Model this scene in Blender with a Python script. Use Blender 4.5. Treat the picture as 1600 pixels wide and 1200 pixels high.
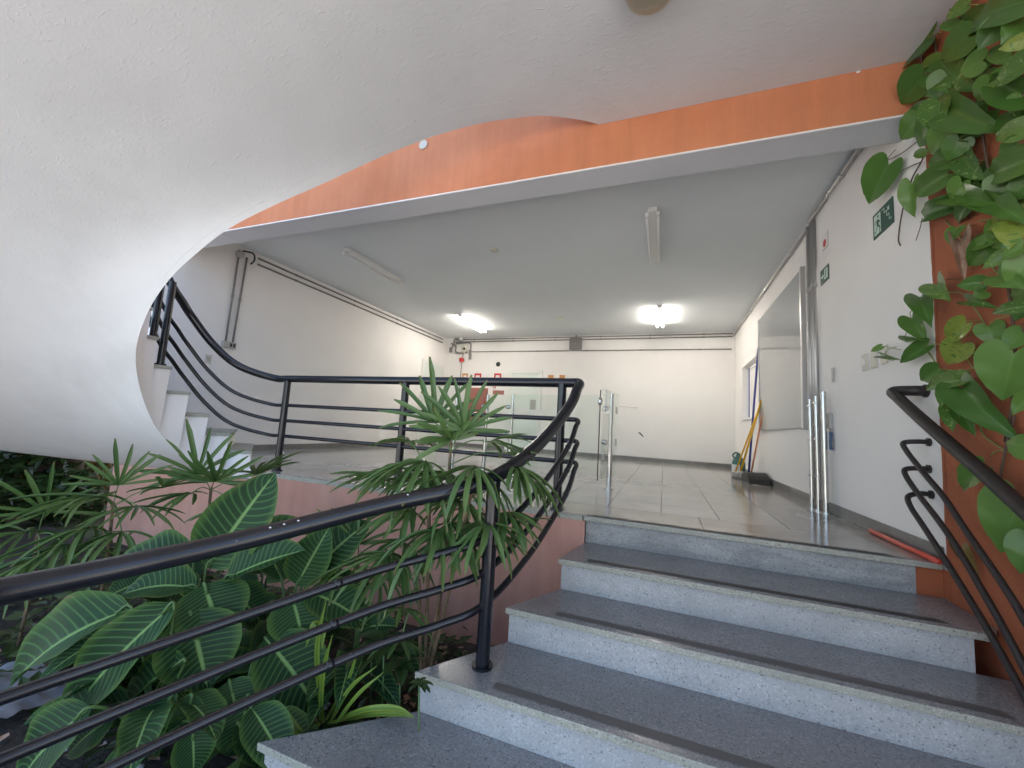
import bpy, math, random
from mathutils import Vector, Matrix, noise
random.seed(7)
for o in list(bpy.data.objects): bpy.data.objects.remove(o)
S = bpy.context.scene
COL = S.collection
# ------------------------------------------------------------------ camera
HC = 0.58
FPX = 629.64
_yaw, _pit, _rol = 0.364998, 0.1066026, 0.0608021
_f = Vector((-math.sin(_yaw)*math.cos(_pit), math.cos(_yaw)*math.cos(_pit), math.sin(_pit)))
_r0 = Vector((math.cos(_yaw), math.sin(_yaw), 0)); _u0 = _r0.cross(_f)
CR = _r0*math.cos(_rol) + _u0*math.sin(_rol)
CU = _u0*math.cos(_rol) - _r0*math.sin(_rol)
CF = _f; CC = Vector((0, 0, HC))
cd = bpy.data.cameras.new('camera'); cam = bpy.data.objects.new('camera', cd); COL.objects.link(cam)
cam.matrix_world = Matrix(((CR.x, CU.x, -CF.x, CC.x), (CR.y, CU.y, -CF.y, CC.y), (CR.z, CU.z, -CF.z, CC.z), (0, 0, 0, 1)))
cd.sensor_width = 36; cd.lens = FPX/1600*36; cd.clip_start = 0.02; cd.clip_end = 500
S.camera = cam
S.render.resolution_x = 1024; S.render.resolution_y = 768
# ------------------------------------------------------------------ world, sun, exposure
SUN_EL, SUN_AZ = math.radians(62), math.radians(28)     # azimuth clockwise from +Y
W = bpy.data.worlds.new('World'); S.world = W; W.use_nodes = True
wn = W.node_tree.nodes; wl = W.node_tree.links
bg = wn['Background']; sk = wn.new('ShaderNodeTexSky'); sk.sky_type = 'NISHITA'; sk.sun_disc = False
sk.sun_elevation = SUN_EL; sk.sun_rotation = SUN_AZ
sk.dust_density = 1.6; sk.ozone_density = .8
wl.new(sk.outputs[0], bg.inputs[0]); bg.inputs[1].default_value = 0.15
sl = bpy.data.lights.new('sun', 'SUN'); sun = bpy.data.objects.new('sun', sl); COL.objects.link(sun)
sl.energy = 4.8; sl.angle = math.radians(1); sl.color = (1, .97, .93)
_sd = Vector((math.sin(SUN_AZ)*math.cos(SUN_EL), math.cos(SUN_AZ)*math.cos(SUN_EL), math.sin(SUN_EL)))
sun.rotation_euler = _sd.to_track_quat('Z', 'Y').to_euler(); sun.location = _sd*30
S.view_settings.view_transform = 'Standard'; S.view_settings.look = 'None'
S.view_settings.gamma = 1; S.view_settings.exposure = 1.82
# ------------------------------------------------------------------ pixel -> place on a real plane
def ray(x, y): return CR*((x-800)/FPX) - CU*((y-600)/FPX) + CF
def PZ(x, y, z): d = ray(x, y); return CC + d*((z-HC)/d.z)
def PY(x, y, Y): d = ray(x, y); return CC + d*(Y/d.y)
def PX(x, y, X): d = ray(x, y); return CC + d*(X/d.x)
def PD(x, y, dep): return CC + ray(x, y)*dep
YF, XR, XL, YB, ZC, ZS = 2.88, 1.405, -5.75, 9.72, 2.94, 2.935
RIS = 0.18; ZG = -6*RIS
# ------------------------------------------------------------------ materials
def mat(name, col, rough=.6, metal=0, spec=.5, **k):
    m = bpy.data.materials.new(name); m.use_nodes = True
    b = m.node_tree.nodes['Principled BSDF']
    b.inputs['Base Color'].default_value = (*col, 1); b.inputs['Roughness'].default_value = rough
    b.inputs['Metallic'].default_value = metal; b.inputs['Specular IOR Level'].default_value = spec
    for a, v in k.items(): b.inputs[a.replace('_', ' ')].default_value = v
    return m
def N(m, t, **k):
    n = m.node_tree.nodes.new(t)
    for a, v in k.items():
        if a.startswith('i_'): n.inputs[a[2:].replace('_', ' ')].default_value = v
        else: setattr(n, a, v)
    return n
def L(m, a, b): m.node_tree.links.new(a, b)
def B(m): return m.node_tree.nodes['Principled BSDF']
def ramp(m, fac, stops):
    r = N(m, 'ShaderNodeValToRGB'); e = r.color_ramp.elements
    while len(e) < len(stops): e.new(.5)
    for el, (p, c) in zip(e, stops): el.position = p; el.color = (*c, 1) if len(c) == 3 else c
    L(m, fac, r.inputs[0]); return r.outputs[0]
def coords(m, scale=(1, 1, 1), obj=True):
    if obj: src = N(m, 'ShaderNodeTexCoord').outputs['Object']
    else: src = N(m, 'ShaderNodeNewGeometry').outputs['Position']
    mp = N(m, 'ShaderNodeMapping'); mp.inputs['Scale'].default_value = scale
    L(m, src, mp.inputs[0]); return mp.outputs[0]
def noi(m, vec, scale, det=4, rough=.55, dist=0):
    n = N(m, 'ShaderNodeTexNoise'); n.inputs['Scale'].default_value = scale; n.inputs['Detail'].default_value = det
    n.inputs['Roughness'].default_value = rough; n.inputs['Distortion'].default_value = dist
    L(m, vec, n.inputs['Vector']); return n.outputs['Fac']
def bump(m, h, strength=.3, dist=.01):
    b = N(m, 'ShaderNodeBump'); b.inputs['Strength'].default_value = strength; b.inputs['Distance'].default_value = dist
    L(m, h, b.inputs['Height']); L(m, b.outputs[0], B(m).inputs['Normal'])
def mixc(m, fac, a, b, mode='MIX'):
    x = N(m, 'ShaderNodeMix', data_type='RGBA', blend_type=mode)
    for s, v in ((x.inputs[0], fac), (x.inputs[6], a), (x.inputs[7], b)):
        if isinstance(v, (tuple, float, int)): s.default_value = v if not isinstance(v, tuple) else (*v, 1)
        else: L(m, v, s)
    return x.outputs[2]
def math_(m, op, a, b=0.0, c=None):
    x = N(m, 'ShaderNodeMath', operation=op)
    for i, v in enumerate((a, b, c)):
        if v is None: continue
        if isinstance(v, (int, float)): x.inputs[i].default_value = v
        else: L(m, v, x.inputs[i])
    return x.outputs[0]
def painted(name, c1, c2, scale=1.5, rough=.75, bs=.25, bscale=60, bd=.004, streak=False):
    m = mat(name, c1, rough); v = coords(m, obj=False)
    f = noi(m, v, scale, 6, .6)
    c = ramp(m, f, [(.3, c1), (.7, c2)])
    if streak:
        v2 = coords(m, (9, 9, .8), obj=False); f2 = ramp(m, noi(m, v2, 1.0, 6, .7), [(.35, (0, 0, 0)), (.75, (1, 1, 1))])
        c = mixc(m, math_(m, 'MULTIPLY', f2, .45), c, tuple(x*.60 for x in c2))
    L(m, c, B(m).inputs['Base Color'])
    bump(m, noi(m, v, bscale, 5, .6), bs, bd); return m
M = {}
# soffit: rough trowelled white render with short scratches
m = mat('trowelled_render', (.62, .62, .64), .8); v = coords(m, obj=False)
c = ramp(m, noi(m, v, 1.3, 6, .6), [(.3, (.65, .655, .67)), (.7, (.72, .725, .74))])
st_ = ramp(m, noi(m, coords(m, (1, 1, 1), obj=False), .7, 8, .72, .4), [(.52, (0, 0, 0)), (.72, (1, 1, 1))])
c = mixc(m, math_(m, 'MULTIPLY', st_, .28), c, (.47, .46, .45)); L(m, c, B(m).inputs['Base Color'])
n1 = noi(m, v, 60, 6, .65); v2 = coords(m, (7, 26, 26), obj=False); n2 = noi(m, v2, 1.6, 3, .5, 1.2)
r2 = ramp(m, n2, [(.60, (0, 0, 0)), (.66, (1, 1, 1))]); h = math_(m, 'ADD', math_(m, 'MULTIPLY', n1, .55), math_(m, 'MULTIPLY', r2, .35))
bump(m, h, .34, .006); M['soffit'] = m
M['wall'] = painted('white_wall_paint', (.80, .775, .75), (.86, .835, .81), .9, .7, .12, 45, .003)
M['ceil'] = painted('ceiling_paint', (.68, .715, .73), (.74, .77, .785), .7, .75, .08, 50, .003)
M['stringer'] = painted('cream_stringer_paint', (.82, .80, .77), (.87, .85, .82), 1.5, .75, .2, 40, .003)
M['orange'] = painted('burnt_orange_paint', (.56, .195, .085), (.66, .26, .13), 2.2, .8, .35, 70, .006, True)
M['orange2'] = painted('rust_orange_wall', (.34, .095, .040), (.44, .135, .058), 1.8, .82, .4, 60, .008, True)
M['pink'] = painted('faded_terracotta_paint', (.53, .27, .205), (.61, .345, .28), 2.0, .8, .3, 50, .006, True)
M['beamsoff'] = painted('beam_soffit_paint', (.62, .62, .65), (.70, .70, .72), 1.2, .8, .2, 40, .004)
def granite(name, base, dark, light, rough):
    m = mat(name, base, rough); v = coords(m, obj=False)
    vo = N(m, 'ShaderNodeTexVoronoi'); vo.inputs['Scale'].default_value = 170; L(m, v, vo.inputs['Vector'])
    sep = N(m, 'ShaderNodeSeparateColor'); L(m, vo.outputs['Color'], sep.inputs[0])
    c = ramp(m, sep.outputs[0], [(0, dark), (.10, base), (.72, base), (.95, light)])
    big = ramp(m, noi(m, v, 2.6, 7, .7), [(.35, (0, 0, 0)), (.72, (1, 1, 1))]); c = mixc(m, math_(m, 'MULTIPLY', big, .7), c, tuple(x*.66 for x in base))
    vo2 = N(m, 'ShaderNodeTexVoronoi'); vo2.inputs['Scale'].default_value = 46; L(m, v, vo2.inputs['Vector'])
    spk = ramp(m, vo2.outputs['Distance'], [(.10, (1, 1, 1)), (.20, (0, 0, 0))])
    s2 = N(m, 'ShaderNodeSeparateColor'); L(m, vo2.outputs['Color'], s2.inputs[0])
    gate = math_(m, 'GREATER_THAN', s2.outputs[1], .62)
    c = mixc(m, math_(m, 'MULTIPLY', math_(m, 'MULTIPLY', spk, gate), .75), c, tuple(x*.45 for x in dark))
    L(m, c, B(m).inputs['Base Color'])
    rr = N(m, 'ShaderNodeMapRange'); L(m, noi(m, v, 5, 5), rr.inputs[0]); rr.inputs[3].default_value = rough*.75; rr.inputs[4].default_value = min(1, rough*1.5)
    L(m, rr.outputs[0], B(m).inputs['Roughness'])
    bump(m, noi(m, v, 90, 3), .05, .002); return m
M['riser'] = granite('pale_speckled_granite', (.48, .485, .49), (.20, .205, .21), (.62, .625, .63), .5)
m = granite('grime_stained_granite', (.40, .405, .40), (.17, .175, .175), (.52, .525, .52), .5)
v = coords(m, (1.4, 1, 5), obj=False); sm_ = ramp(m, noi(m, v, 1.6, 8, .7, .6), [(.42, (0, 0, 0)), (.62, (1, 1, 1))])
src = B(m).inputs['Base Color'].links[0].from_socket; L(m, mixc(m, math_(m, 'MULTIPLY', sm_, .6), src, (.14, .145, .15)), B(m).inputs['Base Color']); M['riser_stained'] = m
M['tread'] = granite('worn_polished_shaded_granite', (.26, .268, .278), (.10, .105, .11), (.38, .39, .40), .2)  # same granite as the risers, darkened for shade as well as polish and dirt
M['nosing'] = granite('raw_granite_edge', (.40, .40, .34), (.2, .2, .17), (.55, .55, .48), .6)
m = mat('grip_strip', (.11, .108, .106), .5); M['strip'] = m
M['strip_dark'] = mat('dark_grip_strip', (.045, .043, .042), .6)
# tiles
m = mat('polished_floor_tile', (.40, .385, .36), .12); v = coords(m, obj=False)
oi = N(m, 'ShaderNodeObjectInfo')
c = ramp(m, noi(m, v, 2.2, 7, .65), [(.3, (.34, .335, .31)), (.7, (.45, .44, .41))])
c = mixc(m, math_(m, 'MULTIPLY', oi.outputs['Random'], .22), c, (.31, .305, .28))
L(m, c, B(m).inputs['Base Color'])
rr = N(m, 'ShaderNodeMapRange'); L(m, noi(m, v, 1.5, 3, .5), rr.inputs[0]); rr.inputs[1].default_value = .3; rr.inputs[2].default_value = .75; rr.inputs[3].default_value = .11; rr.inputs[4].default_value = .145
L(m, rr.outputs[0], B(m).inputs['Roughness']); M['tile'] = m
m = mat('polished_border_tile', (.3, .27, .24), .12); v = coords(m, obj=False)
c = ramp(m, noi(m, v, 3, 7, .65), [(.3, (.26, .235, .21)), (.7, (.36, .33, .30))]); L(m, c, B(m).inputs['Base Color']); M['border'] = m
M['grout'] = mat('grout', (.24, .23, .215), .7)
M['skirt'] = painted('granite_skirting', (.15, .145, .135), (.23, .22, .205), 6, .35, .05)
# rail: glossy black enamel with chips
m = mat('black_enamel', (.012, .011, .014), .22, 0, .5, IOR=1.55); v = coords(m, obj=False)
ch = ramp(m, noi(m, v, 38, 4, .5), [(.765, (0, 0, 0)), (.785, (1, 1, 1))])
L(m, mixc(m, ch, (.010, .011, .016), (.30, .29, .29)), B(m).inputs['Base Color'])
rr = N(m, 'ShaderNodeMapRange'); L(m, noi(m, v, 9, 5), rr.inputs[0]); rr.inputs[3].default_value = .14; rr.inputs[4].default_value = .30
L(m, rr.outputs[0], B(m).inputs['Roughness']); bump(m, noi(m, v, 30, 3), .06, .004); M['rail'] = m
m = mat('dull_dark_brown_paint', (.022, .017, .016), .5); v = coords(m, obj=False)
bump(m, noi(m, v, 40, 4), .1, .004); M['rail2'] = m
M['steel'] = mat('stainless_steel', (.62, .60, .58), .18, 1)
M['galv'] = mat('galvanised_conduit', (.50, .49, .48), .35, .7)
M['galvp'] = mat('grey_painted_conduit', (.22, .21, .20), .5, .2)
M['white'] = mat('white_plastic', (.78, .77, .74), .4)
M['cream'] = mat('cream_plastic', (.62, .59, .50), .45)
M['greyp'] = mat('grey_plastic', (.42, .41, .38), .45)
M['black'] = mat('black_plastic', (.012, .012, .013), .45)
M['red'] = mat('red_paint', (.55, .035, .03), .4)
M['redp'] = mat('red_pvc', (.62, .09, .055), .45)
M['redcab'] = mat('faded_red_cabinet', (.34, .13, .105), .5)
M['green'] = mat('sign_green', (.012, .075, .05), .4)
M['mint'] = mat('sign_pale_mint', (.62, .78, .66), .5)
M['boardgrey'] = mat('grey_laminate_board', (.40, .41, .41), .09)
M['alu'] = mat('aluminium_trim', (.55, .54, .53), .3, .8)
M['blue'] = mat('blue_paint', (.03, .045, .28), .4)
M['bluetag'] = mat('blue_card', (.02, .12, .32), .5)
M['yellow'] = mat('yellow_handle', (.75, .42, .015), .35)
M['orangeh'] = mat('orange_handle', (.60, .20, .06), .4)
M['mop'] = painted('cotton_strands', (.42, .39, .36), (.62, .60, .57), 40, .9, .6, 120, .01)
M['jug'] = mat('green_jug', (.05, .15, .13), .3)
M['wood'] = painted('coir_mat', (.42, .22, .09), (.52, .30, .14), 12, .9, .4, 150, .006)
M['paper'] = mat('white_paper', (.78, .76, .76), .7)
M['orangebox'] = mat('orange_label', (.60, .28, .09), .6)
M['doorp'] = mat('pale_green_white_door', (.72, .77, .72), .45)
M['doorf'] = mat('door_frame_white', (.78, .78, .75), .5)
m = bpy.data.materials.new('clear_glass'); m.use_nodes = True
tr = N(m, 'ShaderNodeBsdfTransparent'); tr.inputs[0].default_value = (.95, .98, .965, 1); gl = N(m, 'ShaderNodeBsdfGlossy'); gl.inputs['Roughness'].default_value = .02
fr = N(m, 'ShaderNodeFresnel'); fr.inputs[0].default_value = 1.22; mx = N(m, 'ShaderNodeMixShader'); L(m, math_(m, 'MULTIPLY', fr.outputs[0], .35), mx.inputs[0]); L(m, tr.outputs[0], mx.inputs[1]); L(m, gl.outputs[0], mx.inputs[2])
L(m, mx.outputs[0], m.node_tree.nodes['Material Output'].inputs[0]); M['glass'] = m
m = mat('lamp_glass', (.90, .86, .74), .03); B(m).inputs['Transmission Weight'].default_value = .95; M['lampglass'] = m
M['brass'] = mat('lamp_holder', (.55, .36, .12), .35, .6)
def emit(name, col, s):
    m = mat(name, (.9, .9, .9), .4); B(m).inputs['Emission Color'].default_value = (*col, 1); B(m).inputs['Emission Strength'].default_value = s; return m
M['tube_on'] = emit('lit_fluorescent_tube', (1, .93, .83), 26.0)
M['tube_off'] = mat('unlit_tube', (.80, .80, .78), .3)
M['soil'] = painted('dark_garden_soil', (.028, .023, .019), (.075, .062, .050), 7, .95, .9, 30, .05)
M['paving'] = painted('concrete_paving', (.42, .39, .35), (.50, .47, .42), 1.2, .85, .3, 20, .01)
M['lawn'] = painted('rough_grass', (.07, .10, .03), (.14, .13, .05), 2, .95, .8, 25, .05)
M['bark'] = painted('brown_bark', (.09, .055, .035), (.17, .11, .07), 14, .9, .8, 40, .03)
M['stem'] = painted('palm_stem_fibre', (.12, .085, .05), (.24, .17, .10), 30, .9, .8, 80, .01)
M['petiole'] = mat('green_petiole', (.10, .19, .06), .45)
M['vine'] = mat('vine_stem', (.22, .26, .07), .5)
M['vinebrown'] = mat('brown_dry_stem', (.10, .065, .045), .7)
M['plasticbag'] = mat('grey_polythene', (.20, .21, .24), .35)
def leafmat(name, kind):
    m = mat(name, (.05, .12, .03), .38, 0, .5)
    uv = N(m, 'ShaderNodeUVMap').outputs[0]; sx = N(m, 'ShaderNodeSeparateXYZ'); L(m, uv, sx.inputs[0])
    u, vv = sx.outputs[0], sx.outputs[1]            # u along, v across 0..1
    a = math_(m, 'ABSOLUTE', math_(m, 'SUBTRACT', vv, .5))
    oi = N(m, 'ShaderNodeObjectInfo'); rnd = oi.outputs['Random']
    v3 = coords(m, obj=False)
    if kind == 'zebra':
        ph = math_(m, 'SUBTRACT', math_(m, 'MULTIPLY', u, 15.0), math_(m, 'MULTIPLY', math_(m, 'POWER', math_(m, 'MULTIPLY', a, 2.0), 1.2), 2.6))
        s = math_(m, 'ABSOLUTE', math_(m, 'SUBTRACT', math_(m, 'FRACT', ph), .5))      # 0 centre .5 edge
        vein = ramp(m, s, [(.01, (1, 1, 1)), (.20, (0, 0, 0))])
        edge = ramp(m, a, [(.36, (0, 0, 0)), (.49, (1, 1, 1))])
        mid = ramp(m, a, [(.014, (1, 1, 1)), (.036, (0, 0, 0))])
        base = mixc(m, rnd, (.018, .060, .022), (.034, .092, .030))
        base = mixc(m, math_(m, 'MULTIPLY', noi(m, v3, 30, 4), .4), base, (.02, .04, .025))
        c = mixc(m, math_(m, 'MULTIPLY', vein, .72), base, (.10, .235, .075))
        c = mixc(m, math_(m, 'MULTIPLY', edge, .55), c, (.13, .25, .05))
        c = mixc(m, mid, c, (.24, .42, .14))
        nb = noi(m, v3, 14, 5, .7)
        br = math_(m, 'MULTIPLY', ramp(m, a, [(.43, (0, 0, 0)), (.5, (1, 1, 1))]), ramp(m, nb, [(.55, (0, 0, 0)), (.66, (1, 1, 1))]))
        c = mixc(m, math_(m, 'MULTIPLY', br, .8), c, (.30, .19, .10))
        hgt = math_(m, 'ADD', math_(m, 'MULTIPLY', vein, -.6), math_(m, 'MULTIPLY', mid, -1)); bump(m, hgt, .35, .006)
        B(m).inputs['Roughness'].default_value = .5; B(m).inputs['Specular IOR Level'].default_value = .28
    elif kind == 'palm':
        ln = math_(m, 'ABSOLUTE', math_(m, 'SUBTRACT', math_(m, 'FRACT', math_(m, 'MULTIPLY', vv, 5)), .5))
        c = mixc(m, rnd, (.075, .16, .045), (.145, .245, .075))
        c = mixc(m, math_(m, 'MULTIPLY', ln, .5), c, (.03, .07, .02))
        tip = ramp(m, u, [(.93, (0, 0, 0)), (.995, (1, 1, 1))])
        c = mixc(m, math_(m, 'MULTIPLY', tip, .6), c, (.26, .19, .07))
        bump(m, ln, .2, .003); B(m).inputs['Roughness'].default_value = .36
    elif kind in ('pothos', 'pothos_var', 'pothos_yellow'):
        c = mixc(m, rnd, (.058, .15, .028), (.135, .26, .050))
        w = noi(m, coords(m, (9, 30, 30)), .35, 4, .6, .8)
        lo = {'pothos': .70, 'pothos_var': .57, 'pothos_yellow': .38}[kind]
        va = ramp(m, w, [(lo, (0, 0, 0)), (lo+.06, (1, 1, 1))])
        c = mixc(m, math_(m, 'MULTIPLY', va, .8), c, (.34, .42, .14) if kind != 'pothos_yellow' else (.28, .34, .06))
        mid = ramp(m, a, [(.006, (1, 1, 1)), (.022, (0, 0, 0))]); c = mixc(m, math_(m, 'MULTIPLY', mid, .5), c, (.16, .30, .08))
        bump(m, noi(m, v3, 35, 4), .15, .004); B(m).inputs['Roughness'].default_value = .30
    elif kind == 'blade':
        st = ramp(m, a, [(.05, (1, 1, 1)), (.2, (0, 0, 0))]); c = mixc(m, st, (.22, .33, .05), (.10, .22, .04))
    elif kind == 'dead':
        c = ramp(m, noi(m, v3, 25, 5), [(.3, (.34, .20, .13)), (.7, (.55, .40, .30))]); B(m).inputs['Roughness'].default_value = .8
    elif kind == 'bush':
        c = mixc(m, rnd, (.025, .055, .016), (.06, .10, .025)); c = mixc(m, math_(m, 'MULTIPLY', noi(m, v3, 3, 4), .6), c, (.03, .07, .02))
    elif kind == 'dry':
        c = mixc(m, noi(m, v3, 4, 4), (.16, .11, .035), (.30, .23, .07))
    L(m, c, B(m).inputs['Base Color'])
    if kind not in ('dead',):
        tr = N(m, 'ShaderNodeBsdfTranslucent'); L(m, c, tr.inputs[0]); mx = N(m, 'ShaderNodeMixShader'); mx.inputs[0].default_value = .22
        L(m, B(m).outputs[0], mx.inputs[1]); L(m, tr.outputs[0], mx.inputs[2]); L(m, mx.outputs[0], m.node_tree.nodes['Material Output'].inputs[0])
    return m
for k in ('zebra', 'palm', 'pothos', 'pothos_var', 'pothos_yellow', 'blade', 'dead', 'bush', 'dry'): M['L_'+k] = leafmat('leaf_'+k, k)
# ------------------------------------------------------------------ mesh helpers
class MB:
    def __init__(s): s.v = []; s.f = []; s.uv = []; s.mi = []
    def add(s, vs, fs, mi=0):
        o = len(s.v); s.v += [Vector(a) for a in vs]; s.f += [tuple(i+o for i in f) for f in fs]; s.mi += [mi]*len(fs)
        return s
    def box(s, a, b, mi=0, bev=0):
        x0, y0, z0 = (min(a[i], b[i]) for i in range(3)); x1, y1, z1 = (max(a[i], b[i]) for i in range(3))
        return s.add([(x0, y0, z0), (x1, y0, z0), (x1, y1, z0), (x0, y1, z0), (x0, y0, z1), (x1, y0, z1), (x1, y1, z1), (x0, y1, z1)],
              [(3, 2, 1, 0), (4, 5, 6, 7), (0, 1, 5, 4), (1, 2, 6, 5), (2, 3, 7, 6), (3, 0, 4, 7)], mi)
    def prism(s, pts, d, mi=0):            # polygon pts (3d) extruded along vector d
        n = len(pts); d = Vector(d); p = [Vector(a) for a in pts]; q = [a+d for a in p]
        return s.add(p+q, [tuple(range(n-1, -1, -1)), tuple(range(n, 2*n))]+[(i, (i+1) % n, n+(i+1) % n, n+i) for i in range(n)], mi)
    def tube(s, pts, r, n=10, mi=0, cap=True):
        pts = [Vector(p) for p in pts]; rs = r if isinstance(r, (list, tuple)) else [r]*len(pts)
        t0 = (pts[1]-pts[0]).normalized(); a = Vector((0, 0, 1)) if abs(t0.z) < .9 else Vector((1, 0, 0))
        x = t0.cross(a).normalized(); vs = []; prev = t0
        for i, p in enumerate(pts):
            t = (pts[min(i+1, len(pts)-1)]-pts[max(i-1, 0)]).normalized()
            x = prev.rotation_difference(t) @ x; x = (x-t*x.dot(t)).normalized(); y = t.cross(x); prev = t
            vs += [p+(x*math.cos(2*math.pi*k/n)+y*math.sin(2*math.pi*k/n))*rs[i] for k in range(n)]
        m = len(pts); fs = [(i*n+k, i*n+(k+1) % n, (i+1)*n+(k+1) % n, (i+1)*n+k) for i in range(m-1) for k in range(n)]
        if cap: fs += [tuple(range(n-1, -1, -1)), tuple(range((m-1)*n, m*n))]
        return s.add(vs, fs, mi)
    def cyl(s, p, q, r, n=16, mi=0): return s.tube([p, q], r, n, mi)
    def sphere(s, c, r, n=12, m=8, sc=(1, 1, 1), mi=0):
        c = Vector(c); vs = []; fs = []
        for i in range(m+1):
            th = math.pi*i/m
            for k in range(n): ph = 2*math.pi*k/n; vs.append(c+Vector((r*sc[0]*math.sin(th)*math.cos(ph), r*sc[1]*math.sin(th)*math.sin(ph), r*sc[2]*math.cos(th))))
        fs = [(i*n+k, (i+1)*n+k, (i+1)*n+(k+1) % n, i*n+(k+1) % n) for i in range(m) for k in range(n)]
        return s.add(vs, fs, mi)
def mesh(name, mb, mats, loc=(0, 0, 0), smooth=False, bev=0):
    me = bpy.data.meshes.new(name); l = Vector(loc)
    me.from_pydata([v-l for v in mb.v], [], mb.f)
    for a in (mats if isinstance(mats, list) else [mats]): me.materials.append(a)
    for p, i in zip(me.polygons, mb.mi): p.material_index = i
    if smooth: me.polygons.foreach_set('use_smooth', [True]*len(me.polygons))
    me.update(); return me
def wrap(name, me, parent=None, loc=(0, 0, 0), bev=0):
    o = bpy.data.objects.new(name, me); COL.objects.link(o)
    if parent: o.parent = parent
    o.location = loc
    if bev:
        b = o.modifiers.new('bevel', 'BEVEL'); b.width = bev; b.segments = 2; b.limit_method = 'ANGLE'; b.angle_limit = math.radians(40)
    return o
ROOTW = {}
def wloc(o):
    return ROOTW.get(o.name, Vector((0, 0, 0)))
def tag(o, label=None, cat=None, group=None, kind=None):
    if label: o['label'] = label
    if cat: o['category'] = cat
    if group: o['group'] = group
    if kind: o['kind'] = kind
    return o
def thing(name, loc, label, cat, group=None, kind=None):
    o = bpy.data.objects.new(name, None); COL.objects.link(o); o.location = loc; o.empty_display_size = .1
    ROOTW[o.name] = Vector(loc); return tag(o, label, cat, group, kind)
def part(name, mb, mats, parent, smooth=False, bev=0):       # mb in world coordinates
    w = wloc(parent) if parent else Vector((0, 0, 0))
    o = wrap(name, mesh(name, mb, mats, w, smooth), parent, bev=bev); ROOTW[o.name] = w; return o
def solo(name, mb, mats, label, cat, group=None, smooth=False, bev=0, kind=None, loc=None):
    l = Vector(loc) if loc else sum(mb.v, Vector())/len(mb.v)
    o = wrap(name, mesh(name, mb, mats, l, smooth), None, l, bev); ROOTW[o.name] = l
    return tag(o, label, cat, group, kind)
def struct(name, mb, mats, smooth=False, bev=0):
    o = wrap(name, mesh(name, mb, mats, smooth=smooth), bev=bev); return tag(o, kind='structure')
def autosmooth(o, ang=40):
    me = o.data; me.polygons.foreach_set('use_smooth', [True]*len(me.polygons))
    try: me.set_sharp_from_angle(angle=math.radians(ang))
    except Exception: pass
def catmull(P, n=6):
    P = [Vector(p) for p in P]; Q = [2*P[0]-P[1]]+P+[2*P[-1]-P[-2]]; out = []
    for i in range(1, len(Q)-2):
        a, b, c, d = Q[i-1], Q[i], Q[i+1], Q[i+2]
        for k in range(n):
            t = k/n; out.append(.5*((2*b)+(c-a)*t+(2*a-5*b+4*c-d)*t*t+(3*b-a-3*c+d)*t**3))
    out.append(P[-1]); return out
V = Vector
# ================================================================== SETTING
struct('ground', MB().add([(-60, -60, ZG-.012), (60, -60, ZG-.012), (60, 60, ZG-.012), (-60, 60, ZG-.012)], [(0, 1, 2, 3)]), M['paving'])
# planting bed
mb = MB(); nx, ny = 60, 44; x0, x1, y0, y1 = -7.6, -.62, -.3, YF-.01
for j in range(ny+1):
    for i in range(nx+1):
        x = x0+(x1-x0)*i/nx; y = y0+(y1-y0)*j/ny
        z = -1.0+.05*noise.noise(V((x*1.7, y*1.7, 0)))+.02*noise.noise(V((x*7, y*7, 3)))
        e = min(i, nx-i, j)/3.0
        if e < 1 and x < -2.5: z = z*e+(ZG-.03)*(1-e)
        mb.v.append(V((x, y, z)))
mb.f = [(j*(nx+1)+i, j*(nx+1)+i+1, (j+1)*(nx+1)+i+1, (j+1)*(nx+1)+i) for j in range(ny) for i in range(nx)]; mb.mi = [0]*len(mb.f)
struct('planting_bed_soil', mb, M['soil'], True)
struct('garden_ground', MB().box((-40, YF+.01, ZG-.008), (-5.95, 40, ZG-.004)).box((-40, 1.0, ZG-.008), (-7.55, YF+.01, ZG-.004)), M['lawn'])
# landing / room floor slab + tiles
fl = struct('floor', MB().box((XL-.2, YF+.052, -.30), (XR+.2, YB+.2, -.006)), M['grout'])
tw, td = .395, .60
def tile_mesh(w, d): 
    g = .0014; t = MB(); b = .002
    t.add([(g, g, -.005), (w-g, g, -.005), (w-g, d-g, -.005), (g, d-g, -.005), (g+b, g+b, 0), (w-g-b, g+b, 0), (w-g-b, d-g-b, 0), (g+b, d-g-b, 0)],
          [(4, 5, 6, 7), (0, 1, 5, 4), (1, 2, 6, 5), (2, 3, 7, 6), (3, 0, 4, 7)])
    return t
tmes = {}
def tile(x, y, w, d, mt, name='tile'):
    k = (round(w, 3), round(d, 3), mt)
    if k not in tmes: tmes[k] = mesh(name, tile_mesh(w, d), M[mt])
    return wrap(name, tmes[k], fl, (x, y, 0))
# border bands
y = YF-.0; bx = XL
tw2 = .40
xs = -.03+tw2*2*0
gx0 = -.03-tw2*7; 
yy0 = 3.37
# front band along the edge
x = XL
while x < .80: 
    w = min(1.2, XR-x); tile(x, YF+.015, w, yy0-YF-.015, 'border', 'border_tile'); x += 1.2
tile(x, YF+.015, XR-x, yy0-YF-.015, 'border', 'border_tile')
# right band
y = yy0
while y < YB-.1:
    d = min(1.2, YB-y); tile(.82, y, XR-.82, d, 'border', 'border_tile'); y += 1.2
# field tiles
x = .82
while x > XL+.05:
    w = min(tw2, x-XL)
    if x > .7: w = .43
    if w < .1: break
    x -= w; y = yy0
    while y < YB-.05:
        d = tw2 if YB-y > tw2*1.5 else YB-y
        tile(x, y, w, d, 'tile'); y += d
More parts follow.
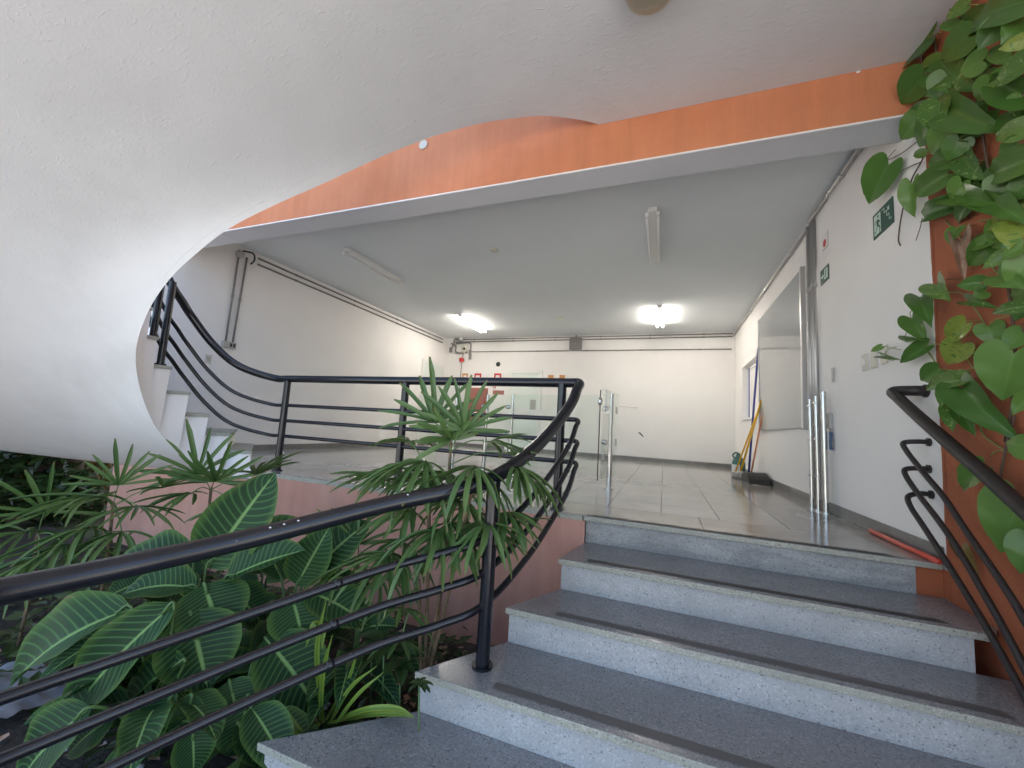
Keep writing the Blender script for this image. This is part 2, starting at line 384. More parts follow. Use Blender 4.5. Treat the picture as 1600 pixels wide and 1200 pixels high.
# walls of the hall
rw = thing('side_wall', (XR, 6, 0), 'long white side wall on the right with conduits and notices', 'wall')
wy0, wy1, wz0, wz1 = 7.35, 8.84, 1.0, 2.0      # window recess
mb = MB(); xo = XR+.22
mb.box((XR, YF, -.3), (xo, wy0, 3.2)).box((XR, wy1, -.3), (xo, YB+.2, 3.2)).box((XR, wy0, -.3), (xo, wy1, wz0)).box((XR, wy0, wz1), (xo, wy1, 3.2))
part('wall_face', mb, M['wall'], rw)
part('skirting', MB().box((XR-.012, YF+.02, 0), (XR-.0005, YB-.002, .085)), M['skirt'], rw)
ow = thing('outer_wall', (XR, 1, ZG), 'rust orange rendered wall covered by the climbing vine', 'wall')
mb = MB(); n = 40
# slightly ragged paint edge where orange meets white
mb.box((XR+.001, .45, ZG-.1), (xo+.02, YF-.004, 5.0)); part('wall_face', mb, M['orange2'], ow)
mb = MB(); pts = []
for i in range(70):
    z = -.18+2.77*i/69; pts.append(V((XR-.0015, YF+.002+.005*noise.noise(V((z*14, 0, 1)))+.006*noise.noise(V((z*60, 2, 1))), z)))
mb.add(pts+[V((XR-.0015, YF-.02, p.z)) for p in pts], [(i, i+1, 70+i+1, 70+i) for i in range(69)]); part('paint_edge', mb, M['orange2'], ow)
lw = thing('hall_side_wall', (XL, 6, 0), 'plain white side wall on the left of the hall with conduit drops', 'wall')
part('wall_face', MB().box((XL-.2, YF+.03, -1.1), (XL, YB+.2, 3.2)), M['wall'], lw)
part('skirting', MB().box((XL+.0005, YF+.02, 0), (XL+.012, YB-.002, .085)), M['skirt'], lw)
bw = thing('back_wall', (-2, YB, 0), 'white back wall of the hall with door and fire notices', 'wall')
part('wall_face', MB().box((XL, YB, -.3), (XR, YB+.2, 3.2)), M['wall'], bw)
part('skirting', MB().box((XL+.013, YB-.012, 0), (XR-.013, YB-.0005, .085)), M['skirt'], bw)
struct('ceiling', MB().box((XL-.2, 3.131, ZC), (XR+.22, YB+.2, ZC+.28)), M['ceil'])
# beam: orange front, pale underside, orange upper wall seen through the stairwell
bm_ = thing('lintel_beam', (-2, YF, 2.58), 'long orange beam with grey underside over the hall opening', 'beam')
part('beam_face', MB().box((-9, YF, 2.584), (XR, 3.13, 6.0)), M['orange'], bm_)
part('beam_underside', MB().box((-9, YF+.004, 2.575), (XR, 3.132, 2.583)), M['beamsoff'], bm_)
part('paint_line', MB().box((-9, YF-.003, 2.576), (XR-.002, YF-.0005, 2.588)), M['wall'], bm_)
solo('shade_storey', MB().box((-14, 3.131, 3.225), (XR+.2, YB+.2, 6.0)), M['orange'], 'unseen orange storey block added above the hall to shade the garden gap', 'building', loc=(-3, 6, 3.225))  # unseen block, put in to keep sun off the gap at left
# planter wall under the landing
pw = thing('planter_wall', (-3, YF, -1), 'faded terracotta planter wall below the landing edge', 'wall')
part('wall_face', MB().box((-6.05, YF+.0, ZG-.1), (-.50, YF+.0115, -.034)).box((-6.05, YF+.0115, ZG-.1), (-.5, 3.1, -.31)), M['pink'], pw)
part('edge_slab', MB().box((-5.9, YF-.004, -.033), (-.52, YF+.013, -.001)), M['nosing'], pw)
# ------------------------------------------------------------------ entrance stairs
st = thing('entrance_stairs', (0, 1.5, ZG), 'wide grey speckled granite steps with dark grip strips', 'stairs')
noseY = [2.88, 2.452, 2.092, 1.693, 1.301, .905]; noseX = [-.51, -.573, -.76, -1.03, -1.483, -2.12]
XE = 1.335
for i in range(6):
    z = -RIS*i; yn = noseY[i]; xl = noseX[i]
    if i == 0:
        poly = [V((xl, yn, z)), V((XE+.05, yn, z)), V((XE+.05, yn+.0135, z)), V((xl-.0, yn+.0135, z))]
        yb = yn+.0135; xb = xl
    else:
        yb = noseY[i-1]+.031; xb = noseX[i-1]+.012
        poly = [V((xl, yn, z)), V((XE, yn, z)), V((XR-.004, yn+.10, z)), V((XR-.004, yb, z)), V((xb, yb, z))]
    mb = MB(); mb.prism([p-V((0, 0, .030)) for p in poly], (0, 0, .030))
    mb.mi = [0]*len(mb.mi); 
    # front & side faces take the raw edge
    for q, f in enumerate(mb.f):
        c = sum((mb.v[k] for k in f), V())/len(f); nn = (mb.v[f[1]]-mb.v[f[0]]).cross(mb.v[f[2]]-mb.v[f[1]]).normalized()
        mb.mi[q] = 0 if abs(nn.z) > .9 else 1
    part('tread', mb, [M['tread'], M['nosing']], st, bev=.0025)
    rb = MB(); xr0 = xl+.014; rz1 = z-.0305; rz0 = z-RIS+.0005
    rb.box((xr0, yn+.030, rz0), (XE-.05, yn+.05, rz1)); part('riser', rb, M['riser_stained' if i == 0 else 'riser'], st)
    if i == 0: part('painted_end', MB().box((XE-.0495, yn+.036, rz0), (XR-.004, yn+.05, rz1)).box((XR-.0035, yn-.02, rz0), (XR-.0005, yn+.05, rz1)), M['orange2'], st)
    # strip
    sb = MB(); s0 = yn+.022 if i == 0 else yn+.045
    if i == 0: sb.add([(xl+.03, s0, .0025), (XE-.1, s0, .0025), (XE-.16, s0+.05, .0025), (xl+.0, s0+.05, .0025)], [(0, 1, 2, 3)])
    else: sb.add([(xl+.06+.10*i, s0, z+.002), (XE-.12, s0, z+.002), (XE-.14, s0+.046, z+.002), (xl+.06+.10*i, s0+.046, z+.002)], [(0, 1, 2, 3)])
    part('grip_strip', sb, M['strip_dark' if i < 2 else 'strip'], st)
    # body under the step
    if i > 0:
        bb = MB(); bp = [V((xl+.02, yn+.05, 0)), V((XE-.05, yn+.05, 0)), V((XR-.01, yb, 0)), V((xb+.01, yb, 0))]
        bb.prism([V((p.x, p.y, ZG-.1)) for p in bp], (0, 0, z-.031-ZG+.1)); part('stair_body', bb, M['pink'], st)
# ------------------------------------------------------------------ curved stair with its soffit shell
cs = thing('curved_stair', (-3.9, 2.6, 0), 'sweeping white curved concrete stair whose smooth underside fills the top left', 'stairs')
A = []
def aP(x, y, s):          # on the ray, scaled from the facade plane
    p = PY(x, y, YF); return CC+(p-CC)*s
A += [aP(392, 748, 1.0), aP(345, 741, .97), aP(312, 729, .905), aP(279, 705, .84), aP(249, 675, .78), aP(232, 645, .73), aP(217, 600, .695), aP(212, 560, .67)]
zA = [(217, 525, 1.0, 1.19), (235, 480, 1.19, 1.15), (262, 440, 1.36, 1.12), (300, 402, 1.53, 1.10), (358, 357, 1.77, 1.10), (430, 320, 1.98, 1.08), (500, 289, 2.19, 1.07),
      (600, 243, 2.5, 1.04), (660, 219, 2.66, 1.02), (700, 206, 2.75, 1), (750, 193, 2.84, 1), (800, 185, 2.90, 1), (850, 181, 2.93, 1), (905, 187, 2.935, 1)]
for x, y, z, s in zA: p = PZ(x, y, z); A.append(CC+(p-CC)*s)
A += [V((-.51, YF-.002, ZS)), V((.2, YF-.002, ZS)), V((.9, YF-.002, ZS)), V((XR-.001, YF-.002, ZS))]
Bc = [aP(390, 750, 1.0)+V((0, 0, -.004)), aP(340, 742, 1.0), aP(290, 736, 1.0), aP(240, 731, .99), aP(190, 726, .97), aP(120, 718, .91), aP(60, 711, .84), aP(0, 703, .76),
      V((-6.62, 1.85, .13)), V((-6.35, 1.5, .33)), V((-6.0, 1.2, .56)), V((-5.6, .92, .82)), V((-5.15, .66, 1.12)), V((-4.7, .42, 1.42)), V((-4.25, .2, 1.70)),
      V((-3.75, 0, 1.98)), V((-3.25, -.2, 2.22)), V((-2.8, -.36, 2.42)), V((-2.35, -.52, 2.6)), V((-1.9, -.68, 2.75)), V((-1.5, -1.0, 2.86)), V((-1.1, -1.5, 2.92)),
      V((-.6, -2.2, ZS)), V((.2, -2.6, ZS)), V((.9, -2.6, ZS)), V((XR-.001, -2.6, ZS))]
assert len(A) == len(Bc)
Ac, Bd = catmull(A[:23], 5), catmull(Bc[:23], 5)
_d = [(p-CC).length for p in Ac]; _n = [(p-CC).normalized() for p in Ac]; _base = _d[:]
for it in range(260):
    _d = [_d[0]]+[_d[i]*.5+(_d[i-1]+_d[i+1])*.25 for i in range(1, len(_d)-1)]+[_d[-1]]
_d = [q if i < 88 else q+(z-q)*min(1, (i-88)/10) for i, (q, z) in enumerate(zip(_d, _base))]
Ac = [CC+n_*d_ for n_, d_ in zip(_n, _d)]
for k in range(8): A[k] = Ac[5*k]
Ac += A[23:]; Bd += Bc[23:]
nu = 30; mb = MB()
grid = []
for i, (a, b) in enumerate(zip(Ac, Bd)):
    row = []
    for j in range(nu+1):
        t = j/nu; p = a.lerp(b, t)
        wob = .012*math.sin(math.pi*t)*noise.noise(p*1.1)+.004*noise.noise(p*4)*math.sin(math.pi*t)
        row.append(p+V((0, 0, wob)))
    grid.append(row)
nr = len(grid)
for it in range(40):
    g2 = [r[:] for r in grid]
    for i in range(1, nr-4):
        for j in range(1, nu): k = .3*min(1, j/10)**2; g2[i][j] = grid[i][j]*(1-2*k)+(grid[i-1][j]+grid[i+1][j])*k
        g2[i][0] = grid[i][0]
        if i > 40: g2[i][nu] = grid[i][nu]*.6+(grid[i-1][nu]+grid[i+1][nu])*.2
    grid = g2
mb.v = [p for r in grid for p in r]
mb.f = [(i*(nu+1)+j, (i+1)*(nu+1)+j, (i+1)*(nu+1)+j+1, i*(nu+1)+j+1) for i in range(nr-1) for j in range(nu)]
# upper skin
o0 = len(mb.v); TH = .16
top = [[p+V((0, 0, TH if i > 52 else (.006 if i < 36 else .006+(TH-.006)*(i-36)/16))) for p in r] for i, r in enumerate(grid)]
mb.v += [p for r in top for p in r]
mb.f += [(o0+i*(nu+1)+j, o0+i*(nu+1)+j+1, o0+(i+1)*(nu+1)+j+1, o0+(i+1)*(nu+1)+j) for i in range(nr-1) for j in range(nu)]
for j in (0, nu):
    for i in range(nr-1):
        q = (i*(nu+1)+j, (i+1)*(nu+1)+j, o0+(i+1)*(nu+1)+j, o0+i*(nu+1)+j); mb.f.append(q if j else q[::-1])
for i in (0, nr-1):
    for j in range(nu):
        q = (i*(nu+1)+j, i*(nu+1)+j+1, o0+i*(nu+1)+j+1, o0+i*(nu+1)+j); mb.f.append(q[::-1] if i else q)
mb.mi = [0]*len(mb.f)
so = part('soffit_shell', mb, M['soffit'], cs); autosmooth(so, 75)
def sofp(i, t): j = t*nu; k = int(j); return grid[i][k].lerp(grid[i][min(nu, k+1)], j-k)
for i0, i1, t0, t1 in ((52, 66, .035, .05), (68, 84, .05, .075), (86, 97, .07, .05)):
    part('plaster_ridge', MB().tube([sofp(i, t0+(t1-t0)*(i-i0)/(i1-i0))+V((0, 0, .0005+.0012*noise.noise(V((i*.9, 0, 0))))) for i in range(i0, i1+1)], .0015, 6), M['soffit'], cs, True)
# treads on the lower, visible part
tp = [((349.5, 709), (391, 708)), ((313.5, 681), (359, 680)), ((280.5, 651), (325.5, 650.5)), ((250.5, 614), (295, 617)), ((232, 572.5), (266, 578)), ((223.5, 524.5), (244.5, 534)), ((217, 478), (236, 489))]
sl_ = [.97, .905, .84, .78, .73, .695, .67]; sr_ = [1.0]+sl_[:-1]
odir = [V((-.80, .62, 0)), V((-.88, .50, 0)), V((-.94, .36, 0)), V((-.98, .2, 0)), V((-1, .03, 0)), V((-.98, -.15, 0)), V((-.93, -.35, 0))]
TRZ = []
for k in range(7):
    l = aP(*tp[k][0], sl_[k]); r = aP(*tp[k][1], sr_[k]); TRZ.append([l, r, .5*(l.z+r.z)])
for k in range(7):
    l, r, z = TRZ[k]
    l = V((l.x, l.y, z)); r = V((r.x, r.y, z)); od = odir[k].normalized()*1.15; dd = (r-l).normalized()
    od2 = odir[max(k-1, 0)].normalized()*1.15; inn = V((-dd.y, dd.x, 0)); inn = inn if inn.dot(CC-l) > 0 else -inn
    tb = MB(); tb.prism([l-dd*.02+inn*.012, r+dd*.012+inn*.012, r+dd*.012+od2*1.0, l-dd*.03+od], (0, 0, .028))
    part('tread', tb, M['nosing'], cs, bev=.003)
sg = MB()
for k in range(7):
    l, r, z = TRZ[k]; lt = V((l.x, l.y, z-.0005)); rt = V((r.x, r.y, z-.0005)); b0, b1 = A[k], A[k+1]
    vs = []; nq = 5
    for q in range(nq+1):
        t = q/nq; p = rt.lerp(lt, t); bb = b0.lerp(b1, t)
        bb = Ac[5*k+q]
        for w in range(5): vs.append(V((p.x+(bb.x-p.x)*w/4, p.y+(bb.y-p.y)*w/4, p.z+(bb.z+.001-p.z)*w/4)))
    sg.add(vs, [(q*5+w, q*5+w+1, (q+1)*5+w+1, (q+1)*5+w) for q in range(nq) for w in range(4)])
    base = TRZ[k-1][2]+.028 if k else -.002; od = odir[max(k-1, 0)].normalized()*1.1
    sg.add([V((r.x, r.y, base)), V((r.x, r.y, z)), V((r.x, r.y, z))+od, V((r.x, r.y, base))+od], [(0, 1, 2, 3)])
so2 = part('stringer', sg, M['stringer'], cs); autosmooth(so2, 30)
# ------------------------------------------------------------------ black railing
rl = thing('stair_railing', (-.77, 1.86, -.54), 'glossy black tubular railing sweeping from the steps along the landing', 'railing')
low = [PD(-260, 978, .86), PD(-120, 950, .94), PD(0, 925, 1.05), PD(200, 884, 1.25), PD(400, 839, 1.50), PD(600, 789, 1.77), PY(700, 768, 1.70), PY(768, 748, 1.86), PY(830, 705, 2.20), PY(868, 665, 2.5), PY(893, 630, 2.74), PY(902, 608, 2.88)]
bend = [V((-.60, 2.975, .935)), V((-.70, 2.995, .94))]
lan = [V((-.95, 3.0, .94)), V((-2.2, 3.05, .94)), V((-3.55, 3.075, .94)), V((-3.86, 3.05, .945))]
up = [aP(372, 571, .985), aP(333, 538, .93), aP(300, 495, .87), aP(284, 470, .83), aP(268, 445, .79), aP(250, 405, .76), aP(245, 360, .74)]
pathc = catmull(low+bend+lan+up, 10)
tr_ = part('top_rail', MB().tube(pathc, .036, 20), M['rail'], rl, True)
for cx_, cy_ in ((411, 831), (465, 820), (452, 823), (640, 771)):
    dr = ray(cx_, cy_); best = min(((CC+dr*t_-p).length, t_) for p in pathc[30:75] for t_ in [((p-CC).dot(dr))/dr.length_squared]); q_ = CC+dr*best[1]
    pn = min(pathc, key=lambda p: (p-q_).length); s_ = pn+((CC-pn).normalized()*.7+V((0, 0, .7))).normalized()*.0352
    part('paint_chip', MB().sphere(s_, .004, 8, 6, (1.3, 1, .8)), M['paper'], tr_)
for dz in (.276, .434, .59):
    o = part('mid_rail', MB().tube([p-V((0, 0, dz)) for p in pathc], .0175, 12), M['rail'], rl, True)
    for kk, w_ in ((46, .0016), (98, .002), (144, .002)):
        a_, b_ = pathc[kk]-V((0, 0, dz)), pathc[kk+1]-V((0, 0, dz)); m_ = (a_+b_)/2; d_ = (b_-a_).normalized()
        part('weld_bead', MB().tube([m_-d_*.014, m_-d_*.006, m_+d_*.004, m_+d_*.014], [.0176, .0175+w_, .0175+w_*.7, .0176], 12), M['rail'], o, True)
def post(x, y, z0, z1, r=.033):
    o = part('post', MB().cyl((x, y, z0+.006), (x, y, z1), r, 20), M['rail'], rl); autosmooth(o, 50)
    q = part('base_flange', MB().cyl((x, y, z0), (x, y, z0+.012), r*1.5, 24), M['rail'], o); autosmooth(q, 50)
post(-3.67, 3.075, 0, .93); post(-2.19, 3.05, 0, .93); post(-.73, 2.985, 0, .93); post(-.775, 1.862, -.54, .315)
for (bx_, by_, tx, ty, s) in ((250, 572, 268, 445, .765),):
    p = aP(bx_, by_, s); q = aP(tx, ty, .79); post(p.x, p.y, p.z+.01, q.z-.01, .028)
    post(p.x-.13, p.y-.02, p.z+.01, q.z+.02, .028)
# right rail, flanged to the wall
rr_ = thing('wall_handrail', (XR, 2.9, .5), 'dull dark brown four-bar handrail bolted to the right wall', 'handrail')
XH = 1.285
rails = [((1448, 611), [(1396, 612), (1404, 622), (1440, 655), (1480, 690), (1531, 734), (1600, 796), (1700, 890), (1850, 1040)], .030),
         ((1453, 691), [(1412, 692), (1416, 704), (1440, 735), (1475, 777), (1510, 830), (1550, 888), (1580, 933), (1610, 985), (1680, 1110)], .0135),
         ((1453, 733), [(1414, 734), (1418, 748), (1440, 779), (1470, 818), (1500, 863), (1530, 914), (1570, 985), (1610, 1062), (1680, 1200)], .0135),
         ((1457, 773), [(1419, 776), (1423, 792), (1440, 818), (1470, 864), (1500, 912), (1540, 978), (1575, 1040), (1610, 1105), (1680, 1250)], .0135)]
for i, (fp, pl, r) in enumerate(rails):
    F0 = PX(*fp, XR); pts = [F0+V((-.004, 0, 0)), F0+V((-.055, 0, 0))]
    P2 = [PX(x, y, XH) for x, y in pl]; P2[0] = PX(*pl[0], XH+.012)
    dd_ = (P2[-1]-P2[-2]); dd_ = dd_/max(.01, abs(dd_.y)); P2.append(P2[-1]+dd_*max(.05, P2[-1].y-.62))
    rp = catmull(pts+P2, 8)
    o = part('top_rail' if i == 0 else 'mid_rail', MB().tube(rp, r, 14), M['rail2'], rr_, True)
    q = part('wall_flange', MB().cyl(F0+V((-.012, 0, 0)), F0+V((-.001, 0, 0)), r*(1.25 if i == 0 else 1.75), 18), M['rail2'], o); autosmooth(q, 50)
# ================================================================== HALL CONTENTS
def fluor(X, y0, y1, on, label):
    t = thing('fluorescent_fitting', (X, (y0+y1)/2, ZC), label, 'ceiling light', 'twin tube ceiling fittings')
    part('housing', MB().box((X-.045, y0-.03, ZC-.05), (X+.045, y1+.03, ZC-.001)), M['white'], t, bev=.004)
    for s in (-1, 1):
        o = part('tube', MB().cyl((X+s*.055, y0, ZC-.075), (X+s*.055, y1, ZC-.075), .015, 12), M['tube_on' if on else 'tube_off'], t, True)
        for yy in (y0, y1): part('lamp_socket', MB().box((X+s*.055-.016, yy-.012, ZC-.095), (X+s*.055+.016, yy+.012, ZC-.0495)), M['white'], t)
    return t
fluor(-4.21, 4.22, 5.43, False, 'unlit twin tube ceiling light near the left of the beam')
fluor(-.155, 4.20, 5.45, False, 'unlit twin tube ceiling light hanging nearest on the right')
fluor(-4.2, 7.6, 8.8, True, 'lit twin tube ceiling light by the alarm corner')
fluor(-.12, 7.6, 8.8, True, 'lit twin tube ceiling light glowing near the back right')
for q, lab in (((772, 390), 'pale round smoke detector midway across the hall ceiling'), ((875, 498), 'tiny round ceiling detector near the back wall')):
    p = PZ(*q, ZC); o = solo('smoke_detector', MB().cyl(p+V((0, 0, -.022)), p+V((0, 0, -.001)), .055, 20).cyl(p+V((0, 0, -.034)), p+V((0, 0, -.022)), .03, 16), M['cream'], lab, 'detector'); autosmooth(o)
# conduits on the left wall
def conduit(name, paths, label, mt='galv', r=.013, group=None, clips=True):
    a = paths[0][0]; t = thing(name, a, label, 'conduit', group)
    for p in paths:
        o = part('pipe', MB().tube(p, r, 10), M[mt], t, True)
        if clips:
            for u, w in zip(p, p[1:]):
                Ln = (V(w)-V(u)).length; nclip = int(Ln/1.1)
                for k in range(nclip):
                    c = V(u).lerp(V(w), (k+.5)/max(1, nclip)); d = (V(w)-V(u)).normalized()
                    part('clip', MB().cyl(c-d*.018, c+d*.018, r*1.35, 10), M[mt], o)
    return t
xw = XL+.02
def LW(x, y): p = PX(x, y, xw); return p
c1, c2 = LW(388, 399), LW(384, 408); e1, e2 = LW(706, 531), LW(704, 538)
conduit('wall_conduit', [[V((xw, 4.05, 2.86)), V((xw, YB-.25, 2.86))]], 'upper grey conduit running along the left wall to the alarm corner', 'galvp', .014)
conduit('wall_conduit', [[V((xw, 4.05, 2.77)), V((xw, YB-.25, 2.77))]], 'lower grey conduit running along the left wall to the alarm corner', 'galvp', .014)
ctop = LW(374, 392); cbot = LW(352, 536); dtop = LW(384, 400); dbot = LW(361, 536)
conduit('conduit_drop', [[V((xw, ctop.y, 2.86)), V((xw, cbot.y, cbot.z))]], 'left one of two vertical conduits dropping to a double socket box', 'galvp', .013)
conduit('conduit_drop', [[V((xw, dtop.y+.02, 2.80)), V((xw, dbot.y+.02, dbot.z))]], 'right one of two vertical conduits dropping to a double socket box', 'galvp', .013)
p = LW(357, 539); t = thing('socket_box', p, 'grey surface socket box at the foot of the conduit drops', 'socket')
part('box_body', MB().box((XL, p.y-.09, p.z-.045), (XL+.05, p.y+.09, p.z+.045)), M['greyp'], t, bev=.006)
for dy in (.015, .06): part('socket_face', MB().box((XL+.0505, p.y+dy-.016, p.z-.025), (XL+.054, p.y+dy+.016, p.z+.025)), M['black'], t)
p = PX(376, 388, xw); t = thing('junction_box', p, 'dark green grey junction box where the left conduits meet the beam', 'junction box')
part('box_body', MB().cyl((XL+.001, p.y, 2.80), (XL+.06, p.y, 2.80), .05, 16), M['greyp'], t, True)
part('black_cable', MB().tube(catmull([V((xw+.03, p.y+.02, 2.86)), V((xw+.04, p.y+.16, 2.88)), V((xw+.03, p.y+.2, 2.80)), V((xw+.02, p.y+.16, 2.72))], 6), .012, 8), M['black'], t, True)
p = PX(325, 561, XL); t = thing('switch_plate', p, 'beige blank switch plate below the socket box on the left wall', 'switch')
part('plate', MB().box((XL, p.y-.04, p.z-.06), (XL+.01, p.y+.04, p.z+.06)), M['cream'], t, bev=.003); part('rocker', MB().box((XL+.0102, p.y-.018, p.z-.03), (XL+.014, p.y+.018, p.z+.03)), M['greyp'], t)
# left wall door
d0 = PX(674, 575, XL); t = thing('side_door', (XL, d0.y, 0), 'white door in the left wall near the back corner', 'door')
y0_, y1_ = min(d0.y, YB-1.05), min(d0.y, YB-1.05)+.92
part('frame', MB().box((XL, y0_-.07, 0), (XL+.02, y0_, 2.17)).box((XL, y1_, 0), (XL+.02, y1_+.07, 2.17)).box((XL, y0_, 2.1), (XL+.02, y1_, 2.17)), M['doorf'], t)
part('leaf', MB().box((XL, y0_, .01), (XL+.008, y1_, 2.1)), M['doorp'], t)
part('handle', MB().cyl((XL+.008, y1_-.08, 1.02), (XL+.05, y1_-.08, 1.02), .012, 10), M['steel'], t)
# back wall fittings
yw = YB-.02
def BW(x, y, Y=None): return PY(x, y, yw if Y is None else Y)
zt = BW(800, 533).z
conduit('back_conduit', [[V((XL+.3, yw, 2.895)), V((XR-.05, yw, 2.895))]], 'topmost thin conduit along the back wall under the ceiling', 'galvp', .014)
conduit('back_conduit', [[V((XL+.3, yw, 2.83)), V((XR-.05, yw, 2.83))]], 'second conduit along the back wall passing behind the junction box', 'galvp', .014)
zl = BW(800, 549).z
conduit('back_conduit', [[V((XL+.75, yw, zl-.05)), V((XL+.8, yw, zl)), V((XR-.07, yw, zl))], ], 'lowest thin conduit along the back wall below the junction box', 'galvp', .012)
p = BW(900, 538); t = thing('junction_box', p, 'grey square junction box high on the back wall', 'junction box')
part('box_body', MB().box((p.x-.15, YB-.09, p.z-.13), (p.x+.15, YB-.0015, p.z+.15)), M['galvp'], t, bev=.006); part('nipple', MB().cyl((p.x, yw-.02, p.z+.15), (p.x, yw-.02, 2.935), .02, 10), M['galvp'], t)
part('lid_screw', MB().cyl((p.x, YB-.094, p.z), (p.x, YB-.0905, p.z), .012, 8), M['galv'], t)
# alarm cluster
p = BW(727, 545); t = thing('alarm_sounder', p, 'cream emergency light cluster of conduit elbows in the back left corner', 'alarm')
part('bell_body', MB().sphere(p+V((0, -.05, 0)), .11, 14, 10, (.8, .6, 1.1)), M['cream'], t, True)
part('lens', MB().sphere(p+V((.03, -.12, -.02)), .035, 10, 8), M['black'], t, True)
part('spot_head', MB().sphere(BW(723, 530)+V((0, -.1, 0)), .06, 12, 8), M['white'], t, True)
for pl in ([(706, 537), (713, 541), (714, 551), (731, 551)], [(714, 535), (716, 537), (735, 536), (736, 548)], [(722, 533), (712, 530), (710, 537), (706, 545)]):
    part('elbow_pipe', MB().tube(catmull([BW(*q)+V((0, -.03, 0)) for q in pl], 5), .022, 8), M['galvp'], t, True)
for q in ((705, 547), (735, 551), (735, 558)): 
    c = BW(*q); part('conduit_body', MB().box(c+V((-.035, -.05, -.07)), c+V((.035, .0, .07))), M['galvp'], t, bev=.008)
p = BW(722, 562.5); t = thing('fire_siren', p, 'small dark red round fire siren on a drop pipe', 'siren')
o = part('siren_body', MB().cyl(p+V((0, -.06, 0)), p+V((0, .012, 0)), .062, 16), M['red'], t); autosmooth(o)
part('drop_pipe', MB().tube([p+V((.02, 0, .2)), p+V((0, 0, .05)), p+V((-.01, 0, -.5)), V((p.x-.02, yw, 1.0))], .012, 8), M['galvp'], t, True)
p = BW(778, 569); solo('wall_hole', MB().cyl(p+V((0, .012, 0)), p+V((0, .018, 0)), .065, 9), M['black'], 'ragged black cable hole in the back wall', 'hole')
def notice(x, y, w, h, mt, lab, inner=None, cat='notice', g=None):
    p = BW(x, y, YB); t = thing('wall_notice', p, lab, cat, g)
    part('plate', MB().box((p.x-w/2, YB-.008, p.z-h), (p.x+w/2, YB-.0005, p.z)), M[mt], t)
    if inner: part('symbol', MB().box((p.x-w*.28, YB-.0105, p.z-h*.8), (p.x+w*.28, YB-.0085, p.z-h*.25)), M[inner], t)
notice(727, 583.5, .17, .2, 'orangebox', 'orange bordered notice left of the red fire notices', 'paper')
notice(747, 583.5, .2, .2, 'red', 'red fire notice above the hose cabinet', 'paper')
notice(778, 583.5, .2, .2, 'red', 'red fire notice under the black cable hole', 'paper')
notice(861, 586, .14, .13, 'orangebox', 'left of two small orange labels above the railing')
notice(878.5, 586, .14, .13, 'orangebox', 'right of two small orange labels above the railing')
notice(773, 601, .07, .1, 'red', 'tiny red sticker right of the hose cabinet', 'paper')
notice(779, 610, .32, .11, 'redcab', 'faded red lettered strip beside the hose cabinet')
a = BW(730, 606, YB); b = BW(759, 664, YB); t = thing('hose_cabinet', V((a.x, YB, b.z)), 'faded red fire hose cabinet on the back wall', 'cabinet')
part('cabinet_body', MB().box((a.x, YB-.1, b.z), (b.x, YB-.001, a.z)), M['redcab'], t, bev=.006)
part('cabinet_door', MB().box((a.x+.04, YB-.112, b.z+.04), (b.x-.04, YB-.1005, a.z-.04)), M['redcab'], t, bev=.003)
part('door_window', MB().box((a.x+.16, YB-.115, b.z+.5), (b.x-.16, YB-.1125, a.z-.2)), M['redcab'], t)
a = BW(800, 582, YB); b = BW(843, 582, YB); t = thing('back_door', V((a.x, YB, 0)), 'pale greenish white door in the back wall behind the glass', 'door')
part('frame', MB().box((a.x-.08, YB-.03, 0), (a.x, YB-.001, a.z+.06)).box((b.x, YB-.03, 0), (b.x+.08, YB-.001, a.z+.06)).box((a.x, YB-.03, a.z-.02), (b.x, YB-.001, a.z+.06)), M['doorf'], t)
part('leaf', MB().box((a.x, YB-.012, .09), (b.x, YB-.001, a.z-.02)), M['doorp'], t)
part('vent_grille', MB().box((b.x-.20, YB-.018, 1.05), (b.x-.05, YB-.0125, 1.3)), M['greyp'], t)
part('handle', MB().cyl((a.x+.08, YB-.06, 1.0), (a.x+.08, YB-.012, 1.0), .015, 10), M['steel'], t)
for x0_, x1_, y0_, y1_, lab in ((803, 826, 636, 650, 'left white paper taped low on the back door'), (829, 853, 640, 653, 'right white paper taped beside the back door')):
    p = BW(x0_, y0_, YB-.014); q = BW(x1_, y1_, YB-.014); solo('paper_notice', MB().box((p.x, YB-.035, q.z), (q.x, YB-.0315, p.z)), M['paper'], lab, 'paper')
# mat and floor drains
p = PZ(842, 703, .0); q = PZ(893, 709, .0); solo('door_mat', MB().box((p.x, q.y, .001), (q.x+.05, p.y+.1, .014)), M['wood'], 'brown coir mat lying behind the glass gate', 'mat')
for (x, y, lab) in ((922, 718, 'dark slotted floor drain beside the steel post'), (1001, 724.5, 'dark slotted floor drain near the back skirting')):
    p = PZ(x, y, 0); solo('floor_drain', MB().box((p.x-.085, p.y-.05, .001), (p.x+.085, p.y+.05, .0045)), M['black'], lab, 'drain')
